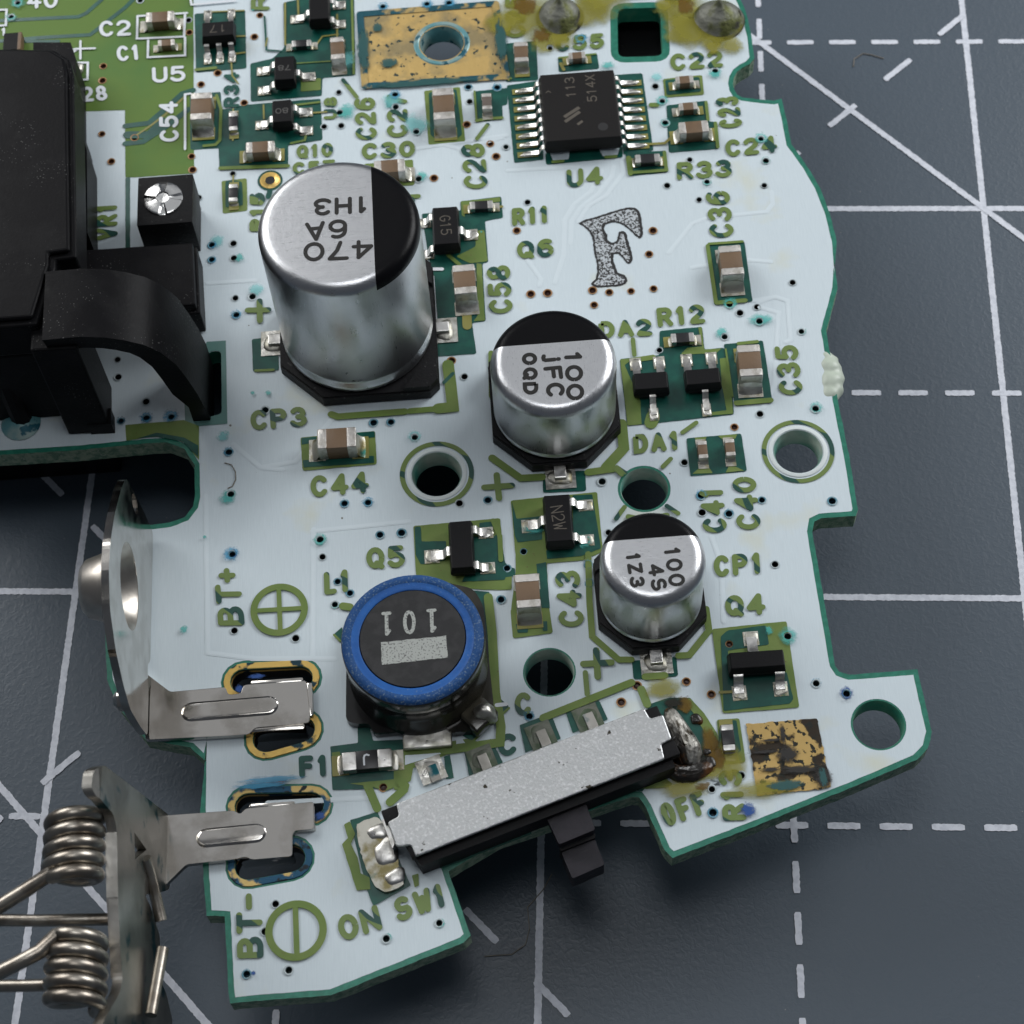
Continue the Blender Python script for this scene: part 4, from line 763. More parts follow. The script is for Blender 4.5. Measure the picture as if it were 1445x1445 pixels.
def sot(c, top, h, feet, label, name='transistor', mark=None, dims=None, solder='solder', rzm=0, mk='mark_pale', msize=(.7, .34)):
    ctr, lx, ly = quad(c, top, h)
    if dims: lx, ly = dims
    mb = MB(); vs = []
    for z_, k_ in ((.12, -.07), (h * .45, .0), (h * .55, .0), (h, -.09)):
        for sx, sy in ((-1, -1), (1, -1), (1, 1), (-1, 1)): vs.append((sx * (lx / 2 + k_), sy * (ly / 2 + k_), z_))
    fs = [(4 * j + i, 4 * j + (i + 1) % 4, 4 * j + 4 + (i + 1) % 4, 4 * j + 4 + i) for j in range(3) for i in range(4)] + [(12, 13, 14, 15), (3, 2, 1, 0)]
    o = mb.add(vs, fs).build(name, 'package_black', board, (ctr.x, ctr.y, .05), R(random.uniform(-1, 1)), label=label)
    bv = o.modifiers.new('edge', 'BEVEL'); bv.width = .035 * S; bv.segments = 2
    for f_ in feet:
        fc, x_, y_, w_ = f_[:4]; p_ = t(fc, x_, y_, .05) - ctr
        if abs(p_.x) / (lx / 2) > abs(p_.y) / (ly / 2): sd = (1 if p_.x > 0 else -1, 0); half = lx / 2; off = p_.y * sd[0]; out = abs(p_.x)
        else: sd = (0, 1 if p_.y > 0 else -1); half = ly / 2; off = -p_.x * sd[1]; out = abs(p_.y)
        rch = max(.42, out - half + .12)
        gull(o, sd, off, half, h * .42, rch, w_)
        q = Vector((sd[0], sd[1])) * (half + rch - .05) + Vector((-sd[1], sd[0])) * off
        pw, pl = w_ * 1.5, .75
        dm = (pl, pw) if sd[0] else (pw, pl)
        MB().bbox((0, 0, 0), (*dm, .024), 0).build('solder_land', 'solder_dull', board, (ctr.x + q.x, ctr.y + q.y, .09))
        blob(o, (q.x, q.y), dm[0] * .46, dm[1] * .46, .06, solder if len(f_) < 5 else f_[4], z=.045, seed=int(x_))
    if mark:
        mb = MB(); s_ = msize; n_ = len(mark); w2 = s_[0]; fn = lambda x_, y_: Matrix.Rotation(rzm, 2) @ Vector(((x_ - .5) * w2, (y_ - .5) * s_[1]))
        glyphs(mb, mark, fn, .055, h + .006); mb.build('marking', mk, o)
    return o
sot('00', [(1022, 112), (1195, 104), (1197, 185), (1027, 195)], 1.1, [('00', 1060, 300, .3), ('00', 1122, 296, .3), ('00', 1184, 290, .3), ('00', 1060, 85, .3), ('00', 1180, 78, .3)], 'five-legged black chip marked 17 beside U5', 'voltage_regulator', '17#'[:2], rzm=math.pi, mk='mark_grey', msize=(.9, .5))
sot('10', [(303, -20), (412, -26), (420, 100), (310, 108)], 1.0, [('10', 255, 100, .42), ('10', 460, 30, .42), ('10', 460, 128, .42)], 'black transistor at the top between two slanting copper tracks')
sot('10', [(126, 288), (238, 281), (246, 410), (132, 416)], 1.0, [('10', 85, 365, .42), ('10', 90, 465, .42), ('10', 305, 395, .42)], 'black transistor marked 78 above another of its kind', mark='78', rzm=math.pi)
sot('10', [(116, 510), (223, 504), (232, 625), (121, 632)], 1.0, [('10', 78, 640, .42), ('10', 290, 576, .42), ('10', 292, 670, .42)], 'black transistor marked 08 above the Q10 lettering', mark='80', rzm=math.pi)
sot('10', [(930, 1056), (1068, 1048), (1086, 1240), (946, 1262)], 1.1, [('10', 905, 1140, .42), ('10', 920, 1300, .42), ('10', 1130, 1200, .48)], 'black transistor marked G15 behind the tallest can', mark='G15', rzm=-math.pi / 2 + R(2), mk='mark_grey', msize=(1.25, .55))
sot('21', [(695, 636), (876, 622), (886, 715), (702, 736)], 1.0, [('21', 712, 600, .4), ('21', 832, 592, .4), ('21', 805, 845, .32)], 'black three-legged diode pack under the DA2 lettering', 'diode_pack')
sot('21', [(956, 618), (1142, 603), (1152, 690), (966, 710)], 1.0, [('21', 972, 580, .4), ('21', 1098, 570, .4), ('21', 1072, 822, .32)], 'black three-legged diode pack above the DA1 lettering', 'diode_pack')
sot('22', [(231, -6), (380, -16), (402, 235), (258, 242)], 1.1, [('22', 175, 155, .5, 'solder_dull'), ('22', 450, 50, .42, 'solder_dull'), ('22', 455, 228, .42, 'solder_dull')], 'black transistor marked N2W between two silver cans', mark='N2W', rzm=-math.pi / 2 + R(5), mk='mark_grey', msize=(1.3, .6))
sot('12', [(1012, 128), (1135, 118), (1166, 368), (1036, 380)], 1.0, [('12', 945, 310, .5), ('12', 1205, 190, .42), ('12', 1215, 370, .42, 'solder_dull')], 'black transistor beside the Q5 lettering above the blue-ringed coil')
sot('22', [(1178, 800), (1465, 768), (1484, 868), (1192, 896)], 1.1, [('22', 1300, 735, .5, 'solder_dull'), ('22', 1240, 1000, .46, 'solder_dull'), ('22', 1450, 978, .46, 'solder_dull')], 'black transistor under the Q4 lettering')
# the sixteen-legged chip
ctr, lx, ly = quad('20', [(215, 376), (602, 348), (650, 714), (246, 728)], 1.2); lx, ly = 4.35, 4.95
mb = MB(); vs = []; h = 1.2
for z_, k_ in ((.15, -.1), (h * .45, .0), (h * .55, .0), (h, -.1)):
    for sx, sy in ((-1, -1), (1, -1), (1, 1), (-1, 1)): vs.append((sx * (lx / 2 + k_), sy * (ly / 2 + k_), z_))
ic = mb.add(vs, [(4 * j + i, 4 * j + (i + 1) % 4, 4 * j + 4 + (i + 1) % 4, 4 * j + 4 + i) for j in range(3) for i in range(4)] + [(12, 13, 14, 15), (3, 2, 1, 0)]).build('integrated_circuit', 'ic_black', board, (ctr.x, ctr.y, .05), label='square black sixteen-legged chip marked 113 514X above the U4 lettering')
bv = ic.modifiers.new('edge', 'BEVEL'); bv.width = .05 * S; bv.segments = 2
for sd in (-1, 1):
    for k_ in range(8):
        off = (k_ - 3.5) * .645
        gull(ic, (sd, 0), off, lx / 2, h * .42, 1.0, .27)
        MB().bbox((0, 0, 0), (1.15, .38, .024), 0).build('solder_land', 'trace_gold', board, (ctr.x + sd * (lx / 2 + .95), ctr.y + off * sd, .09))
        blob(ic, (sd * (lx / 2 + .92), off * sd), .46, .17, .12, 'solder', z=.04, seed=k_)
mb = MB(); z_ = h + .006
for s_, c_, hh in (('113', -.40, .5), ('514X', .76, .5)):
    wd = .47 * len(s_); y0 = .62 if s_ == '113' else .22
    mb = MB(); glyphs(mb, s_, lambda x_, y_: Vector((c_ + .2 - y_ * hh, y0 + x_ * wd)), .07, z_); mb.build('marking', 'mark_grey', ic)
for pts_, w_ in (([(-.95, -.75), (-.05, -.15)], .2), ([(-.93, -1.09), (-.05, -.45)], .2), ([(-.25, -1.35), (.05, -1.12)], .16), ([(-1.85, 1.05), (-1.7, 1.18), (-1.55, 1.05)], .05)):
    mb = MB(); stroke(mb, pts_, w_, z_, cap=False); mb.build('logo_bar', 'mark_grey', ic)
mb = MB(); mb.lathe([(.0, z_), (.28, z_)], 24, (1.15, -1.62)); mb.build('pin_one_mark', 'stamp_black', ic)

# ------------------------------------------------------------------ can capacitors
def can_mat(name, cut, zc, brush):
    m, nt, p, N, L = nodes(name); tc = N('ShaderNodeTexCoord'); sp = N('ShaderNodeSeparateXYZ'); L(tc.outputs['Object'], sp.inputs[0])
    a = N('ShaderNodeMath'); a.operation = 'GREATER_THAN'; a.inputs[1].default_value = cut * S; L(sp.outputs['X'], a.inputs[0])
    c = N('ShaderNodeMath'); c.operation = 'GREATER_THAN'; c.inputs[1].default_value = zc * S; L(sp.outputs['Z'], c.inputs[0])
    k = N('ShaderNodeMath'); k.operation = 'MULTIPLY'; L(a.outputs[0], k.inputs[0]); L(c.outputs[0], k.inputs[1])
    mp = N('ShaderNodeMapping'); mp.inputs['Scale'].default_value = brush; L(tc.outputs['Object'], mp.inputs[0])
    n = N('ShaderNodeTexNoise'); n.inputs['Scale'].default_value = 16; n.inputs['Detail'].default_value = 6; L(mp.outputs[0], n.inputs['Vector'])
    n2 = N('ShaderNodeTexNoise'); n2.inputs['Scale'].default_value = 38; n2.inputs['Detail'].default_value = 4; L(tc.outputs['Object'], n2.inputs['Vector'])
    r = N('ShaderNodeMapRange'); r.inputs[1].default_value = .3; r.inputs[2].default_value = .7; r.inputs[3].default_value = .27; r.inputs[4].default_value = .35; L(n.outputs['Fac'], r.inputs[0])
    x = N('ShaderNodeMix'); x.data_type = 'RGBA'; L(n.outputs['Fac'], x.inputs[0]); x.inputs[6].default_value = (.58, .59, .61, 1); x.inputs[7].default_value = (.68, .69, .71, 1)
    x2 = N('ShaderNodeMix'); x2.data_type = 'RGBA'; L(k.outputs[0], x2.inputs[0]); L(x.outputs[2], x2.inputs[6]); x2.inputs[7].default_value = (.004, .004, .005, 1); L(x2.outputs[2], p.inputs['Base Color'])
    iv = N('ShaderNodeMath'); iv.operation = 'SUBTRACT'; iv.inputs[0].default_value = 1; L(k.outputs[0], iv.inputs[1]); L(iv.outputs[0], p.inputs['Metallic'])
    bk = N('ShaderNodeMix'); bk.data_type = 'FLOAT'; L(k.outputs[0], bk.inputs[0]); L(r.outputs[0], bk.inputs[2]); bk.inputs[3].default_value = .3; L(bk.outputs[0], p.inputs['Roughness'])
    p.inputs['Specular IOR Level'].default_value = .12
    bp = N('ShaderNodeBump'); bp.inputs['Strength'].default_value = .10; bp.inputs['Distance'].default_value = .01; ad = N('ShaderNodeMath'); L(n.outputs['Fac'], ad.inputs[0]); L(n2.outputs['Fac'], ad.inputs[1]); L(ad.outputs[0], bp.inputs['Height']); L(bp.outputs[0], p.inputs['Normal'])
    return m
def can(cx, cy, H, r, rz, cut, base, chamf, rows, label, zb=.95, ed=.62, brush=(1, 22, 1), sq=None, mw=.2):
    c = b(cx, cy, H - ed); mt = can_mat('can_metal_%d' % int(r * 100), cut, H - ed * 1.25, brush)
    prof = [(r - .55, .5), (r - .4, zb - .05), (r - .1, zb), (r, zb + .12)]
    prof += [(r, zb + .42), (r - .13, zb + .62), (r - .15, zb + .72), (r - .12, zb + .84), (r, zb + 1.05)] if H > 8 else [(r, zb + .25), (r - .06, zb + .34), (r - .06, zb + .40), (r, zb + .5)]
    prof += [(r, H - ed)] + [(r - ed + ed * math.cos(R(a)), H - ed + ed * math.sin(R(a))) for a in range(10, 91, 10)] + [(r - ed - .25, H + .0), (r * .5, H + .0), (.001, H + .0)]
    o = MB().lathe(prof, 96).build('electrolytic_capacitor', mt, board, (c.x, c.y, 0), rz, smooth=True, label=label, sharp=50)
    h_ = base / 2; k_ = chamf; cr = .12 * base
    poly = [(h_, -h_ + .5), (h_, h_ - .5), (h_ - .5, h_), (-h_ + k_, h_), (-h_, h_ - k_), (-h_, -h_ + k_), (-h_ + k_, -h_), (h_ - .5, -h_)]
    mb = MB(); mb.prism(poly, .1, zb - .2); mb.prism(offset(poly, -.08), zb - .2, zb - .1)
    # corner posts of the plastic seat
    for sx, sy in ((1, 1), (1, -1)):
        q = [(sx * h_ * .99, sy * h_ * .55), (sx * (h_ * .99), sy * (h_ - .5)), (sx * (h_ - .5), sy * h_ * .99), (sx * h_ * .55, sy * h_ * .99), (sx * h_ * .74, sy * h_ * .74)]
        mb.prism(offset(q, -.02), .3, zb + .25)
    bo = mb.build('plastic_seat', 'plastic_base', o)
    for s_ in (-1, 1):
        MB().bbox((s_ * (h_ + .2), 0, .32), (.95, .62, .4), .05).build('lead', 'tin', o)
        mb = MB(); q = []
        blob(o, (s_ * (h_ + .42), 0), .5, .62, .2, 'solder_dull', z=.06, seed=int(cx))
        l_ = c + Matrix.Rotation(rz, 2) @ Vector((s_ * (h_ + .35), 0))
        MB().bbox((0, 0, 0), (1.5, 1.55, .024), 0).build('solder_land', 'solder', board, (l_.x, l_.y, .091), rz)
    mb = MB()
    for text, x0, y0, x1, y1, hh in rows:                # local coordinates of the baseline start and end
        a, e = Vector((x0, y0)), Vector((x1, y1)); d = e - a; up = Vector((-d.y, d.x)).normalized() * hh
        text3(mb, text, a, e, a + up, mw, H + .012)
    mb.build('marking', 'ink_black', o)
    return o
def on_can(cx, cy, H, ed, rz, pts):                       # pixel to the can's own frame on its top
    c = b(cx, cy, H - ed); return [Matrix.Rotation(-rz, 2) @ (b(*p_, H) - c) for p_ in pts]
def rows_px(cx, cy, H, ed, rz, items):
    out = []
    for text, p0, p1, p2 in items:
        a, e, u = on_can(cx, cy, H, ed, rz, (p0, p1, p2)); d = (e - a); nrm = Vector((-d.y, d.x)).normalized(); out.append((text, *a, *e, (u - a).dot(nrm)))
    return out
g2 = lambda x_, y_: (360 + x_ * 260 / 1445, 230 + y_ * 260 / 1445); g4 = lambda x_, y_: (680 + x_ * 200 / 1445, 430 + y_ * 200 / 1445); g22 = lambda x_, y_: px('22', x_, y_)
C3 = (478.8, 325, 10.3, .62, 0); C2_ = (781, 516, 5.5, .6, math.pi / 2); C1_ = (921.2, 792, 5.5, .55, math.pi / 2)
can(*C3[:3], 4.0, 0, 1.72, 8.3, 2.2, rows_px(*C3, [('470', g2(928, 600), g2(375, 625), g2(930, 750)), ('6A', g2(722, 435), g2(390, 470), g2(728, 585)), ('1H3', g2(880, 258), g2(455, 282), g2(885, 392))]), 'tallest silver can capacitor printed 470 with black edge sector', mw=.2)
can(*C2_[:3], 3.15, math.pi / 2, .95, 6.6, 1.9, rows_px(*C2_, [('100', g4(835, 480), g4(862, 985), g4(1020, 478)), ('jFC', g4(608, 515), g4(662, 955), g4(800, 508)), ('0QD', g4(405, 495), g4(420, 925), g4(562, 490))]), 'silver can capacitor printed 100 jFC below the stamped letter F', brush=(3, 20, 1), mw=.21)
can(*C1_[:3], 2.5, math.pi / 2, .92, 5.3, 1.5, rows_px(*C1_, [('100', g22(852, 268), g22(882, 470), g22(938, 262)), ('4S', g22(768, 355), g22(795, 492), g22(850, 345)), ('1Z3', g22(658, 298), g22(685, 475), g22(735, 290))]), 'smallest silver can capacitor printed 100 4S beside the CP1 lettering', brush=(20, 2, 1), mw=.17)

# ------------------------------------------------------------------ the coil
c = t('12', 838, 722, 4.3); rr = dist(t('12', 472, 722, 4.3), t('12', 1206, 722, 4.3)) / 2
ind = MB().lathe([(.001, 4.25), (rr * .73, 4.25), (rr * .735, 4.22)], 64).build('inductor', 'ferrite', board, (c.x, c.y, 0), smooth=True, label='black coil with a blue ring printed 101 beside the fuse')
MB().lathe([(rr * .745, 4.2), (rr * .77, 4.25), (rr * .81, 4.22), (rr * .855, 4.27)], 72).lathe([(rr * .855, 4.27), (rr * .90, 4.33), (rr * .96, 4.27), (rr * .99, 4.14)], 72, mi=1).lathe([(rr * .99, 4.14), (rr, 4.05), (rr, 3.95)], 72, mi=2).build('lacquer_ring', ['blue_ring', 'blue_dusty', 'ferrite'], ind, smooth=True, sharp=60)
MB().lathe([(rr * .995, 3.97), (rr * 1.0, 3.2), (rr * .97, 2.9), (rr * .93, 2.2), (rr * .93, 1.4), (rr * 1.0, .9), (rr * 1.0, .4)], 72).build('ferrite_drum', 'lacquer', ind, smooth=True, sharp=60)
mb = MB(); base = tl('12', [(500, 1000), (500, 1150), (560, 1165), (620, 1160), (640, 1215), (790, 1200), (1010, 1180), (1030, 1210), (1200, 1190), (1255, 1090), (1240, 950), (1200, 560), (1150, 475), (1000, 440), (600, 500), (505, 700)], .55)
mb.prism([p_ - c for p_ in roundpoly(base, .35, 3)], .1, .62); mb.build('coil_seat', 'lacquer', ind)
bl = t('12', 1205, 1085, 1.6) - c; blob(ind, bl, .6, .45, .8, 'solder', name='wire_end', z=.9, seed=3)
bl = t('12', 915, 1235, .2) - c; MB().bbox((bl.x, bl.y, .28), (2.35, 1.1, .34), .12, seg=3).build('terminal', 'solder', ind, smooth=True)
bl = t('12', 1180, 1130, .6) - c; MB().bbox((bl.x, bl.y, .75), (1.5, 1.3, .9), .25, R(40), seg=3).build('terminal', 'lacquer', ind, smooth=True)
mb = MB(); q = lambda x_, y_: t('12', x_, y_, 4.27) - c
text3(mb, '!0!', q(968, 572), q(672, 592), q(972, 694), .17, 4.262, gap=.45); ss = MB(); mb.build('marking', 'stamp_white', ind)
MB().prism(jag([q(678, 745), q(1010, 712), q(1018, 822), q(682, 860)], .015, .15), 4.256, 4.262).build('marking_bar', 'stamp_white', ind)

# ------------------------------------------------------------------ trimmer
def vpl(x_, y_, v):                                      # point on the upright plane y = v
    d = ray(x_, y_); d = Vector((ca * d.x + sa * d.y, -sa * d.x + ca * d.y, d.z)); p_ = CL + d * ((v - CL.y) / d.y); return Vector((p_.x, p_.z))
tc_, lx, ly = quad('00', [(700, 912), (975, 886), (992, 1130), (702, 1156)], 3.0)
vr = MB().bbox((0, 0, 1.9), (lx, ly, 2.2), .08).bbox((0, -.0, .45), (lx * .96, ly * .9, .8), .05).build('trimmer', 'plastic_base', board, (tc_.x, tc_.y, .05), smooth=True, label='black square trimmer with a silver cross screw')
sc_ = t('00', 832, 1015, 3.05) - tc_
mb = MB(); n = 48; r_ = 1.06; vs = []; prof = [(1, .0), (1, .1), (.92, .14), (.62, .14), (.35, .2), (.3, .12), (.0, .1)]
for i in range(n):
    a = 2 * math.pi * i / n
    for f_, z_ in prof:
        g = min(abs(math.sin(a)), abs(math.cos(a))) * f_ * r_; notch = .10 if (f_ > .4 and g < .17) else 0
        vs.append((f_ * r_ * math.cos(a) + sc_.x, f_ * r_ * math.sin(a) + sc_.y, 3.0 + z_ - notch))
k_ = len(prof); mb.add(vs, [(i * k_ + j, ((i + 1) % n) * k_ + j, ((i + 1) % n) * k_ + j + 1, i * k_ + j + 1) for i in range(n) for j in range(k_ - 1)])
mb.build('screw', 'screw', vr, smooth=True, sharp=30)
for dx in (-.85, -.25, .35, .95): MB().bbox((dx, -ly / 2 + .02, .55), (.16, .2, .75), .02).build('contact', 'plastic_base' if dx < 0 else 'nickel_worn', vr)
MB().bbox((sc_.x, sc_.y + r_ * .96, 3.02), (.5, .22, .03), .0).build('recess_shade', 'hole_dark', vr)  # thin near-black plate on the top paints the shade of a recess

# ------------------------------------------------------------------ jack housing with its curved arm
hz = 9.0
def hp(pts, z): return [b(*p_, z) for p_ in pts]
top = hp([(-60, 62), (74, 64), (97, 78), (102, 100), (106, 358), (76, 362), (76, 372)], hz) + [Vector((-22.35, 7.6)), Vector((-30, 7.6))]
low = [Vector((min(p_.x, -22.1), p_.y)) for p_ in top]
mb = MB(); mb.prism(low, .0, 6.1); mb.prism(top, 6.1, hz - .3); mb.prism(offset(top, -.28), hz - .3, hz - .001)
jh = mb.build('jack_housing', 'housing', board, label='big dusty black plastic housing beside the trimmer'); bv = jh.modifiers.new('edge', 'BEVEL'); bv.width = .22 * S; bv.segments = 3; bv.limit_method = 'ANGLE'
led = hp([(112, 96), (119, 118), (120, 196), (135, 246), (136, 362), (60, 362), (60, 96)], .4)
o = MB().prism(led, .0, 2.6).build('side_ledge', 'housing', jh)
blk = [Vector((-22, 16.35)), Vector((-15.95, 16.3)), Vector((-15.75, 12.3)), Vector((-22, 12.2))]
o = MB().prism(offset(blk, .15), .03, 1.9).prism(blk, 1.9, 2.5).build('foot_block', 'housing', jh); bv = o.modifiers.new('edge', 'BEVEL'); bv.width = .1 * S; bv.segments = 2
o.location.z = .01
# curved arm: one profile carried across the board
v0, v1 = 10.45, 6.45
topl = [Vector((-22.0, 9.05)), Vector((-20.2, 9.1))] + [vpl(x_, y_, v0) for x_, y_ in ((150, 380), (177, 384), (205, 391), (228, 402), (250, 420), (266, 442), (280, 464), (291, 486))] + [Vector((-15.35, 0.4)), Vector((-15.35, -1.0))]
und = []
for i, p_ in enumerate(topl):
    d = (topl[min(i + 1, len(topl) - 1)] - topl[max(i - 1, 0)]).normalized(); und.append(p_ + Vector((d.y, -d.x)) * (1.35 if i < len(topl) - 3 else .9))
lp = topl + und[::-1]; n = len(lp)
mb = MB(); vs = [(p_.x, v0, p_.y) for p_ in lp] + [(p_.x, v1 + (.25 if i > 9 else 0), p_.y) for i, p_ in enumerate(lp)]
m_ = len(topl); fs = [(i, i + 1, n + i + 1, n + i) for i in range(n - 1)] + [(n - 1, 0, n, 2 * n - 1)]
fs += [(i, n - 1 - i, n - 2 - i, i + 1) for i in range(m_ - 1)] + [(n + i, n + i + 1, 2 * n - 2 - i, 2 * n - 1 - i) for i in range(m_ - 1)]
o = mb.add(vs, fs).build('curved_arm', 'housing', jh, smooth=True, sharp=45)
o = MB().prism([Vector((-22.8, 6.45)), Vector((-20.5, 6.4)), Vector((-20.6, 9.2)), Vector((-22.8, 9.2))], .02, 8.2).build('post', 'housing', jh); bv = o.modifiers.new('edge', 'BEVEL'); bv.width = .12 * S; bv.segments = 2
o = MB().prism([Vector((-21.6, 6.38)), Vector((-20.35, 6.35)), Vector((-20.4, 7.3)), Vector((-21.6, 7.3))], .03, 1.0).build('foot', 'housing', jh)
pj = b(30, 598); MB().tube([(pj.x + .1, pj.y + .1, .1), (pj.x - .1, pj.y + 1.0, 4.0), (pj.x - .3, pj.y + 2.6, 8.2)], [.55, .6, .9]).build('pin', 'housing', jh, smooth=True)
o = MB().lathe([(1.05, .05), (.95, .12), (.55, .35), (.2, .6)], 28).build('solder_joint', 'hole_wall_blue', board, (pj.x, pj.y, .03), smooth=True)
hid = MB().bbox((0, 0, .35), (.9, 1.3, .62), .05).build('chip_resistor', 'package_black', board, (*b(16, 60, .6), .05), label='dark chip with a tan end peeking out behind the dusty housing')
MB().bbox((0, 0, .35), (.22, 1.32, .64), .04).build('terminal', 'ceramic_brown', hid, (.5, 0, 0))
blob(board, t('00', 395, 355), .42, .4, .3, 'solder', z=.07)

# ------------------------------------------------------------------ tall solder joints and the edge glue
def joint(cx, cy, r_, hgt, mat_):
    c = b(cx, cy); n = 32; prof = [(1.08, .0), (1.06, .06), (1.0, .10), (.9, .32), (.7, .56), (.45, .76), (.22, .92), (.12, 1.15), (.05, 1.3), (.005, 1.31)]; vs = []
    for i in range(n):
        a = 2 * math.pi * i / n; w_ = 1 + .05 * math.sin(2 * a + cx) + .04 * math.sin(3 * a)
        for f_, z_ in prof: vs.append((f_ * r_ * w_ * math.cos(a), f_ * r_ * w_ * math.sin(a) + .25 * z_, z_ * hgt))
    k_ = len(prof); MB().add(vs, [(i * k_ + j, ((i + 1) % n) * k_ + j, ((i + 1) % n) * k_ + j + 1, i * k_ + j + 1) for i in range(n) for j in range(k_ - 1)]).build('solder_joint', mat_, board, (c.x, c.y, .05), smooth=True, sharp=80)
    MB().lathe([(r_ * 1.02, .062), (r_ * 1.13, .062)], 32).build('joint_rim', 'stamp_black', board, (c.x, c.y, .0))
joint(790, 26, 1.25, 1.1, 'solder_grey'); joint(1014, 30, 1.35, 1.1, 'solder_grey'); joint(957, -14, 1.0, .6, 'solder_grey')
gm = MB(); pts = [(1180, 505, .5), (1186, 520, .65), (1188, 540, .7), (1186, 556, .6), (1195, 532, .5), (1192, 548, .55), (1188, 512, .45)]
bm = bmesh.new()
for x_, y_, r_ in pts:
    q = b(x_, y_, -.4); g = bmesh.ops.create_icosphere(bm, subdivisions=3, radius=r_)
    for v_ in g['verts']: v_.co = Vector((v_.co.x + q.x - .35, v_.co.y + q.y, v_.co.z * .8 - .35)); v_.co.x -= 0; v_.co += Vector((math.sin(v_.co.y * 9), math.sin(v_.co.x * 11 + v_.co.z * 7), 0)) * .05
bm.verts.index_update()
for v_ in bm.verts: v_.co.x -= .25
gm.add([v_.co for v_ in bm.verts], [[v_.index for v_ in f_.verts] for f_ in bm.faces]); bm.free()
g = gm.build('glue_lump', 'glue', board, smooth=True, label='pale translucent lump of glue on the board edge')
rm = g.modifiers.new('merge', 'REMESH'); rm.mode = 'VOXEL'; rm.voxel_size = .007; rm.use_smooth_shade = True; sm_ = g.modifiers.new('smooth', 'SMOOTH'); sm_.iterations = 14; sm_.factor = .6

# ------------------------------------------------------------------ slide switch
R7 = lambda x_, y_: (860 + x_ * 240 / 1445, 960 + y_ * 240 / 1445); R8 = lambda x_, y_: (480 + x_ * 240 / 1239, 980 + y_ * 240 / 1239); R9 = lambda x_, y_: (730 + x_ * 170 / 1445, 1080 + y_ * 170 / 1445)
ZS = 1.7; sa_, sb_ = b(*R8(408, 795), ZS), b(*R7(295, 238), ZS); swa = math.atan2(sb_.y - sa_.y, sb_.x - sa_.x); scn = b(752, 1092, ZS)
def sl(p_, z): return Matrix.Rotation(-swa, 2) @ (b(*p_, z) - scn)
mpoly = [sl(p_, ZS) for p_ in (R8(408, 795), R8(428, 885), R8(345, 930), R8(410, 1110), R8(515, 1095), R8(550, 1180), R7(470, 668), R7(440, 545), R7(530, 500), R7(455, 290), R7(345, 325), R7(295, 238))]
x0, x1 = min(p_.x for p_ in mpoly), max(p_.x for p_ in mpoly); y0, y1 = min(p_.y for p_ in mpoly), max(p_.y for p_ in mpoly)
sw = MB().prism([(x0 + .75, y0 - .38), (x1 - .45, y0 - .38), (x1 - .15, y1 - .03), (x0 + .15, y1 - .03)], .05, ZS - .45).build('slide_switch', 'package_black', board, (scn.x, scn.y, .02), swa, label='slide switch with a scuffed silver lid between ON and OFF')
for p_, s_ in (((x0 + .45, y1 - .38), (1.05, .72)), ((x0 + .95, y0 + .42), (.95, .8)), ((x1 - .75, y0 + .4), (1.5, .75)), ((x1 - .6, y1 - .4), (1.1, .7))): MB().bbox((*p_, ZS - .35), (*s_, .5), .08).build('body_corner', 'package_black', sw, smooth=True)
o = MB().prism(roundpoly(mpoly, .12, 3), ZS - .2, ZS).build('metal_lid', 'switch_steel', sw); bv = o.modifiers.new('edge', 'BEVEL'); bv.width = .06 * S; bv.segments = 2; bv.limit_method = 'ANGLE'; bv.angle_limit = R(50)
for w0, w1 in ((x0 + .25, x1 - .4),): MB().bbox(((w0 + w1) / 2, y1 - .02, ZS * .55), (w1 - w0 - 1.4, .08, ZS * .7), .02).build('lid_flange', 'switch_steel', sw)
q1 = [sl(R9(*p_), .9) for p_ in ((300, 520), (780, 345), (935, 770), (500, 950))]; q2 = [sl(R9(*p_), .1) for p_ in ((530, 1045), (930, 890), (1050, 1190), (660, 1360))]
sd = MB().prism(roundpoly(q1, .1, 2), .35, .9).build('slider', 'slider', sw, label='dark purple-black thumb slider')
MB().prism(roundpoly(q2, .1, 2), -1.2, .1).build('slider_knob', 'slider', sd); q3 = [q1[3], q1[2], q2[1], q2[0]]; MB().prism(q3, -1.0, .3).build('slider_neck', 'package_black', sd)
# left anchoring tab
lp = [sl(R8(*p_), .3) for p_ in ((115, 945), (270, 885), (310, 930), (350, 945), (440, 1290), (450, 1330), (470, 1385), (330, 1445), (260, 1400), (200, 1290), (150, 1150))]
o = MB().prism(jag(roundpoly(lp, .15, 2), .04, .2), .05, .3).build('anchor_solder', 'solder_dull', sw); bv = o.modifiers.new('edge', 'BEVEL'); bv.width = .14 * S; bv.segments = 3; bv.limit_method = 'ANGLE'; bv.angle_limit = R(60)
for x_, y_, a_, e_ in ((275, 985, .48, .36), (335, 1130, .55, .62), (400, 1310, .45, .38)):
    q = sl(R8(x_, y_), .6); blob(sw, q, a_, e_, .12, 'tin', 'anchor_tab', z=.3, seed=x_)
MB().prism([sl(R8(*p_), .8) for p_ in ((312, 940), (345, 930), (405, 1110), (390, 1150))], .1, 1.35).build('lid_flange', 'tin', sw)
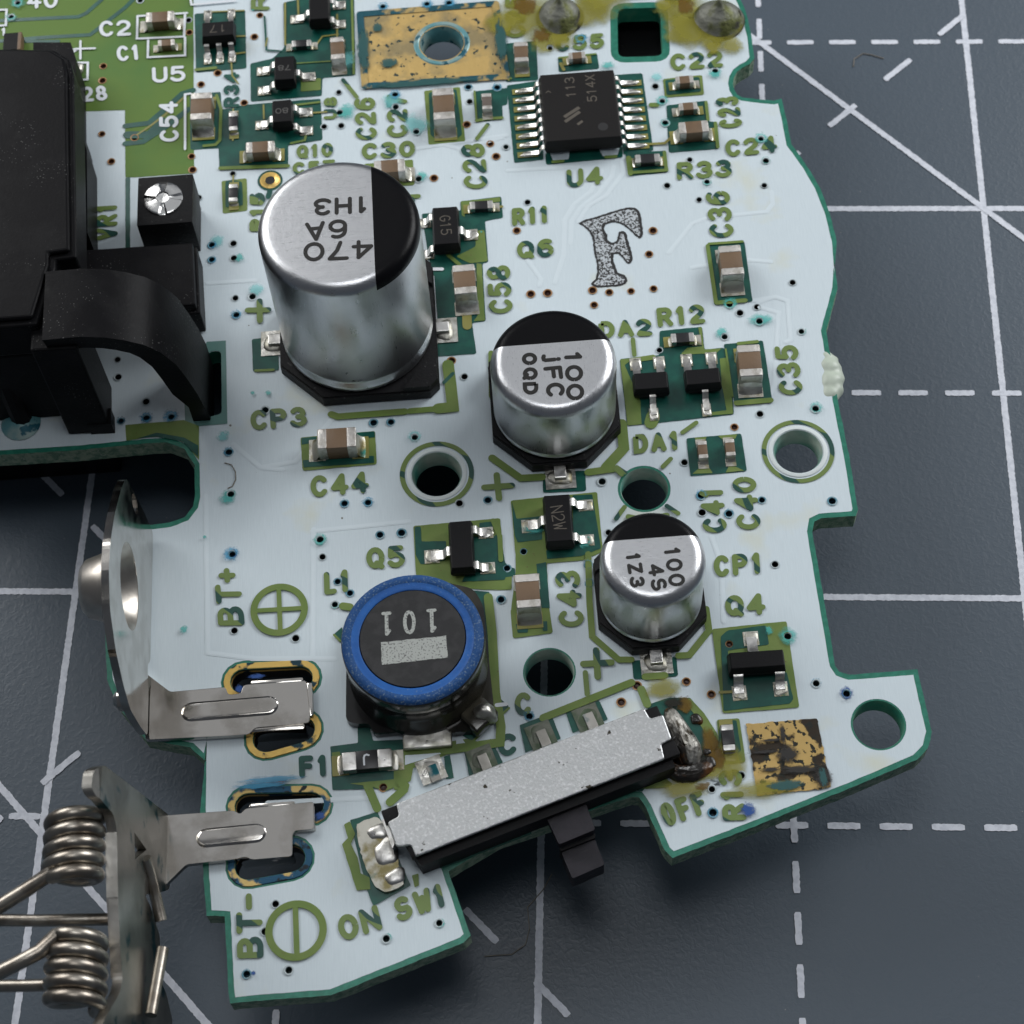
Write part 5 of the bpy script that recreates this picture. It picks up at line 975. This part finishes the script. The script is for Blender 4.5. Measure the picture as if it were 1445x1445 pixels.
# right anchoring tab, scorched
def ridge(path, name, mat_, par, z=.08):
    mb = MB(); n = 16; vs = []; rn = random.Random(5)
    for i, (x_, y_, w_, h_) in enumerate(path):
        a = path[max(i - 1, 0)]; c_ = path[min(i + 1, len(path) - 1)]; d = (Vector(c_[:2]) - Vector(a[:2])).normalized(); q = Vector((-d.y, d.x))
        for k_ in range(n):
            g = math.pi * k_ / (n - 1); rr_ = 1 + rn.uniform(-.22, .22) * (0 < k_ < n - 1); vs.append((x_ + q.x * w_ * math.cos(g), y_ + q.y * w_ * math.cos(g), z + h_ * math.sin(g) * rr_))
    mb.add(vs, [(i * n + k_, i * n + k_ + 1, (i + 1) * n + k_ + 1, (i + 1) * n + k_) for i in range(len(path) - 1) for k_ in range(n - 1)])
    return mb.build(name, mat_, par, smooth=True, sharp=85)
pp = [(500, 215, .2, .2), (520, 260, .36, .5), (545, 320, .46, .7), (580, 380, .5, .8), (620, 450, .55, .7), (645, 500, .6, .75), (670, 560, .64, .85), (690, 620, .6, .7), (690, 680, .42, .4), (695, 720, .1, .15)]
ridge([(*sl(R7(a, e), .6), w_, h_) for a, e, w_, h_ in pp], 'anchor_solder', 'solder_burnt', sw)
mat('burnt_flux', (0.010, 0.008, 0.006), 0.28, c2=(0.07, 0.028, 0.006), scale=10, lo=.54, hi=.64, bump=1.0, bscale=16)
pp = [(470, 700, .2, .3), (520, 730, .45, .6), (600, 770, .5, .42), (700, 770, .5, .3), (780, 740, .45, .22), (850, 710, .35, .16), (890, 690, .1, .06)]
ridge([(*sl(R7(a, e), .4), w_, h_) for a, e, w_, h_ in pp], 'burnt_flux', 'burnt_flux', sw)
ridge([(*sl(R7(a, e), .3), w_, h_) for a, e, w_, h_ in ((480, 600, .3, .9), (540, 580, .5, 1.2), (600, 640, .5, 1.0), (640, 720, .3, .5))], 'burnt_flux', 'burnt_flux', sw)
for x_, y_, r_ in ((860, 700, .3), (740, 330, .28), (640, 840, .25), (830, 610, .2)): q = b(*R7(x_, y_), .1); blob(board, q, r_, r_, .12, 'burnt_flux', 'flux_drop', .1, seed=x_)
# rear contacts
for c_, x_, y_, mt_ in (('22', 228, 1222, 'solder_green'), ('22', 468, 1135, 'solder_green'), ('12', 935, 1400, 'solder'), ('12', 1192, 1345, 'solder_green')):
    q = t(c_, x_, y_); MB().bbox((0, 0, 0), (1.25, 1.25, .03), 0).build('solder_land', mt_, board, (q.x, q.y, .105), swa)
    blob(board, (q.x, q.y), .5, .5, 0.05, mt_, z=.1, seed=x_)
    q2_ = Matrix.Rotation(-swa, 2) @ (t(c_, x_ + 14, y_ + 22) - scn); MB().bbox((*q2_, .22), (.5, .85, .16), .03).build('pin', 'nickel_worn', sw)

# ------------------------------------------------------------------ battery contacts
def plate(name, outer, holes, u, th, mat_, parent, lean=lambda v, z: 0.0, label=None, rnd=.25):
    mb = MB(); outer = roundpoly([Vector(p_) for p_ in outer], rnd, 4); tmp = MB(); fill(tmp, outer, holes, 0)
    A = [(u + lean(x_, y_), x_, y_) for x_, y_, _ in tmp.v]; B_ = [(u + th + lean(x_, y_), x_, y_) for x_, y_, _ in tmp.v]
    mb.add(A, [f_[::-1] for f_ in tmp.f]); mb.add(B_, tmp.f)
    for lp_ in [outer] + holes:
        n = len(lp_); mb.add([(u + lean(*p_), p_[0], p_[1]) for p_ in lp_] + [(u + th + lean(*p_), p_[0], p_[1]) for p_ in lp_], [(i, (i + 1) % n, n + (i + 1) % n, n + i) for i in range(n)])
    return mb.build(name, mat_, parent, label=label)
def strip(name, pts, z0, th, mat_, parent, bev=.05, rnd=.15):
    o = MB().prism(roundpoly(pts, rnd, 3), z0, z0 + th).build(name, mat_, parent); bv = o.modifiers.new('edge', 'BEVEL'); bv.width = bev * S; bv.segments = 2; bv.limit_method = 'ANGLE'; bv.angle_limit = R(50); return o
def emboss(a, e, r_, z, mat_, parent):
    mb = MB(); i1, i2, i3 = slot(*a, *e, r_), slot(*a, *e, r_ - .09), slot(*a, *e, r_ - .16); n = len(i1)
    mb.add([(*p_, z) for p_ in i1] + [(*p_, z + .05) for p_ in i2] + [(*p_, z + .06) for p_ in i3], [(j * n + i, j * n + (i + 1) % n, (j + 1) * n + (i + 1) % n, (j + 1) * n + i) for j in range(2) for i in range(n)] + [tuple(range(2 * n, 3 * n))])
    return mb.build('stiffening_rib', mat_, parent, smooth=True, sharp=60)
U0 = -18.55
dome = upl(172, 828, U0)
pl_out = [(.15, .35), (.1, 2.6), (-.25, 6.6), (-.5, 7.1), (-1.4, 7.9), (-3.6, 9.2), (-5.2, 9.8), (-6.7, 9.95), (-8.4, 9.5), (-9.8, 8.1), (-10.7, 6.4), (-11.3, 4.7), (-11.2, 2.2), (-11.0, .6), (-8.9, .6), (-7.4, 1.0), (-7.0, .35)]
dr = 2.1; dc = circ(dome, dr, 36); sh = [Vector(p_) for p_ in circ(upl(180, 712, U0), .42, 16, .75)]
bp_ = plate('battery_contact', pl_out, [dc, sh], U0, .36, 'nickel', board, label='upright nickel battery contact with a round dome beside the plus sign', rnd=.4)
mb = MB(); prof = [(dr + .02, .36), (dr - .15, .2), (dr - .45, -.55), (dr - .7, -1.35), (dr - 1.0, -1.6), (.001, -1.65)]; n = 36
for off_, fl in ((0, 1), (-.22, -1)):
    vs = []
    for i in range(n):
        a = 2 * math.pi * i / n
        for r_, x_ in prof: vs.append((U0 + x_ + (off_ if x_ < .2 else off_ * .9), dome.x + r_ * math.cos(a), dome.y + r_ * math.sin(a)))
    k_ = len(prof); mb.add(vs, [(i * k_ + j, ((i + 1) % n) * k_ + j, ((i + 1) % n) * k_ + j + 1, i * k_ + j + 1) for i in range(n) for j in range(k_ - 1)])
mb.build('contact_dome', 'nickel_satin', bp_, smooth=True, sharp=60)
f1_ = [b(*p_, .45) for p_ in ((205, 1044), (203, 1000), (206, 950), (240, 976), (318, 969), (322, 980), (340, 978), (344, 966), (432, 960), (438, 1010), (436, 1020), (360, 1027), (352, 1036), (330, 1038))]
strip('foot_strip', f1_, .12, .32, 'nickel', bp_)
emboss(b(270, 1004, .5), b(378, 995, .5), .5, .44, 'nickel', bp_)
MB().bbox((-10.42, -9.62, -.25), (.32, 1.75, 1.3), .1).build('foot_tab', 'nickel', bp_, smooth=True)
MB().bbox((-12.0, -10.98, -.3), (2.7, .32, 1.4), .12).build('foot_tab', 'nickel', bp_, smooth=True)
MB().bbox((-12.0, -8.55, -.3), (2.6, .3, 1.3), .12).build('foot_tab', 'nickel', bp_, smooth=True)
MB().lathe([(.001, .55), (.3, .5), (.5, .3), (.55, 0)], 20).build('pip', 'nickel', bp_, (U0 - .0, -10.6, 4.2), smooth=True).rotation_euler = (0, -math.pi / 2, 0)
# minus contact with its torsion springs
U1 = -17.6
lean = lambda v, z: -.10 * z - max(0, z - 10.2) * .55
def lp2(x_, y_):                                          # pixel on the leaning plate
    lo, hi = U1 - 6, U1 + 3
    for _ in range(40):
        u = (lo + hi) / 2; p_ = upl(*px('03', x_, y_), u)
        if u - (U1 + lean(p_.x, p_.y)) > 0: hi = u
        else: lo = u
    return p_
po = [lp2(*p_) for p_ in ((818, 384), (480, 128), (425, 150), (415, 245), (440, 292), (530, 380), (548, 470), (552, 800), (562, 1050), (575, 1225), (560, 1290), (478, 1430), (450, 1500))] + [lp2(780, 1600), lp2(835, 1440), lp2(800, 1290), (lp2(760, 1200)), lp2(770, 1010), lp2(725, 860), lp2(690, 790), lp2(800, 770), lp2(820, 758)]
hl = [Vector(p_) for p_ in (lp2(636, 470), lp2(700, 560), lp2(640, 610))]
bm_ = plate('battery_contact', po, [hl], U1, .42, 'nickel_worn', board, lean, 'tarnished nickel spring contact with coil springs beside the minus sign', .3)
mb = MB(); q = [lp2(545, 470), lp2(552, 800), lp2(575, 1215), lp2(645, 1200), lp2(620, 800), lp2(615, 470)]
th_ = .42; mb.add([(U1 + lean(*p_) + th_ * (1 if i < 3 else .9), *p_) for i, p_ in enumerate(q)] + [(U1 + lean(*p_) - .08, *p_) for p_ in q], [(0, 1, 4, 5), (1, 2, 3, 4), (6, 7, 1, 0), (7, 8, 2, 1), (3, 2, 8, 9), (5, 0, 6, 11)])
mb.build('rolled_edge', 'nickel_worn', bm_)
f2_ = [t('03', *p_, .45) for p_ in ((815, 765), (818, 382), (1190, 355), (1225, 375), (1250, 345))] + [t('13', *p_, .45) for p_ in ((325, 312), (335, 318), (338, 452), (240, 460), (228, 475), (226, 590))] + [t('03', *p_, .45) for p_ in ((1285, 608), (1250, 592), (1200, 605), (950, 632))]
strip('foot_strip', f2_, .12, .32, 'nickel', bm_)
emboss(t('03', 1050, 495, .5), t('13', 40, 470, .5), .47, .44, 'nickel', bm_)
MB().bbox((-12.6, -17.25, -.3), (2.5, .32, 1.4), .12).build('foot_tab', 'nickel', bm_, smooth=True); MB().bbox((-12.3, -14.85, -.3), (2.2, .3, 1.3), .12).build('foot_tab', 'nickel', bm_, smooth=True); MB().bbox((-10.42, -15.6, -.25), (.3, 1.2, 1.2), .1).build('foot_tab', 'nickel', bm_, smooth=True)
def coil(cx_, cy_, turns, tails, zc, sg=1):
    c = t('03', cx_, cy_, zc); rad, pit, wr = 1.02, .645, .325; path = []; n = 26
    for i in range(int(turns * n) + 1):
        a = sg * 2 * math.pi * i / n; path.append((c.x + rad * math.cos(a + tails[2]), c.y + (turns / 2 - i / n) * pit, zc + rad * math.sin(a + tails[2])))
    if tails[0]: path = [tuple(p_) for p_ in tails[0]] + path
    if tails[1]: path = path + [tuple(p_) for p_ in tails[1]]
    return MB().tube(path, wr, 12).build('coil_spring', 'spring_steel', bm_, smooth=True, sharp=70)
def w3(x_, y_, z): q = t('03', x_, y_, z); return (q.x, q.y, z)
coil(378, 545, 4.625, (None, [w3(270, 668, 8.6), w3(150, 750, 8.4), w3(-60, 880, 8.2)], -math.pi * .5), 8.0)
coil(386, 1185, 4.5, ([w3(-60, 1210, 8.6), w3(100, 1130, 9.0), w3(200, 1078, 8.9)], None, math.pi * .72), 8.0, -1)
for pth in ([(-80, 915, 6.8), (200, 918, 6.9), (620, 910, 6.6)], [(-80, 1252, 6.8), (100, 1250, 6.8), (260, 1246, 7.0)]): MB().tube([w3(*p_) for p_ in pth], .27, 12).build('spring_wire', 'spring_steel', bm_, smooth=True, sharp=70)
for pth in ([(740, 600, 3.8), (770, 700, 3.0), (822, 920, 2.5)], [(830, 1060, 3.0), (800, 1230, 3.2), (770, 1400, 3.5)]): MB().tube([w3(*p_) for p_ in pth], .27, 12).build('spring_wire', 'spring_steel', bm_, smooth=True, sharp=70)

# ------------------------------------------------------------------ parts on the underside that carry the board
q = sum(sqh, Vector((0, 0))) / len(sqh)
MB().bbox((q.x - 3, q.y + 1.2, -4.6), (10, 9.5, 4.8), .2).bbox((q.x - 3, q.y - .3, -2.0), (10, .25, .4), .05).build('underside_block', 'package_black', board)
MB().bbox((-27, 21, -4.1), (11, 26, 5.8), .2).build('underside_block', 'package_black', board)  # unseen block, added to prop the board and darken the open slot
# ------------------------------------------------------------------ stray fibres
def fibre(pts, r_, label, z=None):
    o = MB().tube([tuple(p_) for p_ in pts], r_, 6).build('stray_fibre', 'fibre', None, smooth=True, label=label); o['category'] = 'fibre'; return o
def wb(c, x_, y_, z): p_ = mat_pt(*px(c, x_, y_), H0 + z); return p_
def wm(c, x_, y_, z): return mat_pt(*px(c, x_, y_), z)
fibre([wb('01', x_, y_, .06) for x_, y_ in ((1145, 1095), (1180, 1105), (1200, 1140), (1202, 1180), (1185, 1215), (1160, 1225))], .03, 'curved dark hair lying on the white paint by the slot corner')
fibre([wm('23', x_, y_, .1) for x_, y_ in ((285, 680), (240, 760), (160, 850), (170, 960), (150, 1040), (80, 1090), (0, 1095), (-60, 1100))], .025, 'pale thin fibre trailing across the mat below the switch slider')
fibre([wm('30', x_, y_, .05) for x_, y_ in ((575, 340), (580, 300), (625, 272), (670, 280), (730, 298))], .03, 'small curved fibre on the mat near the dashed lines')
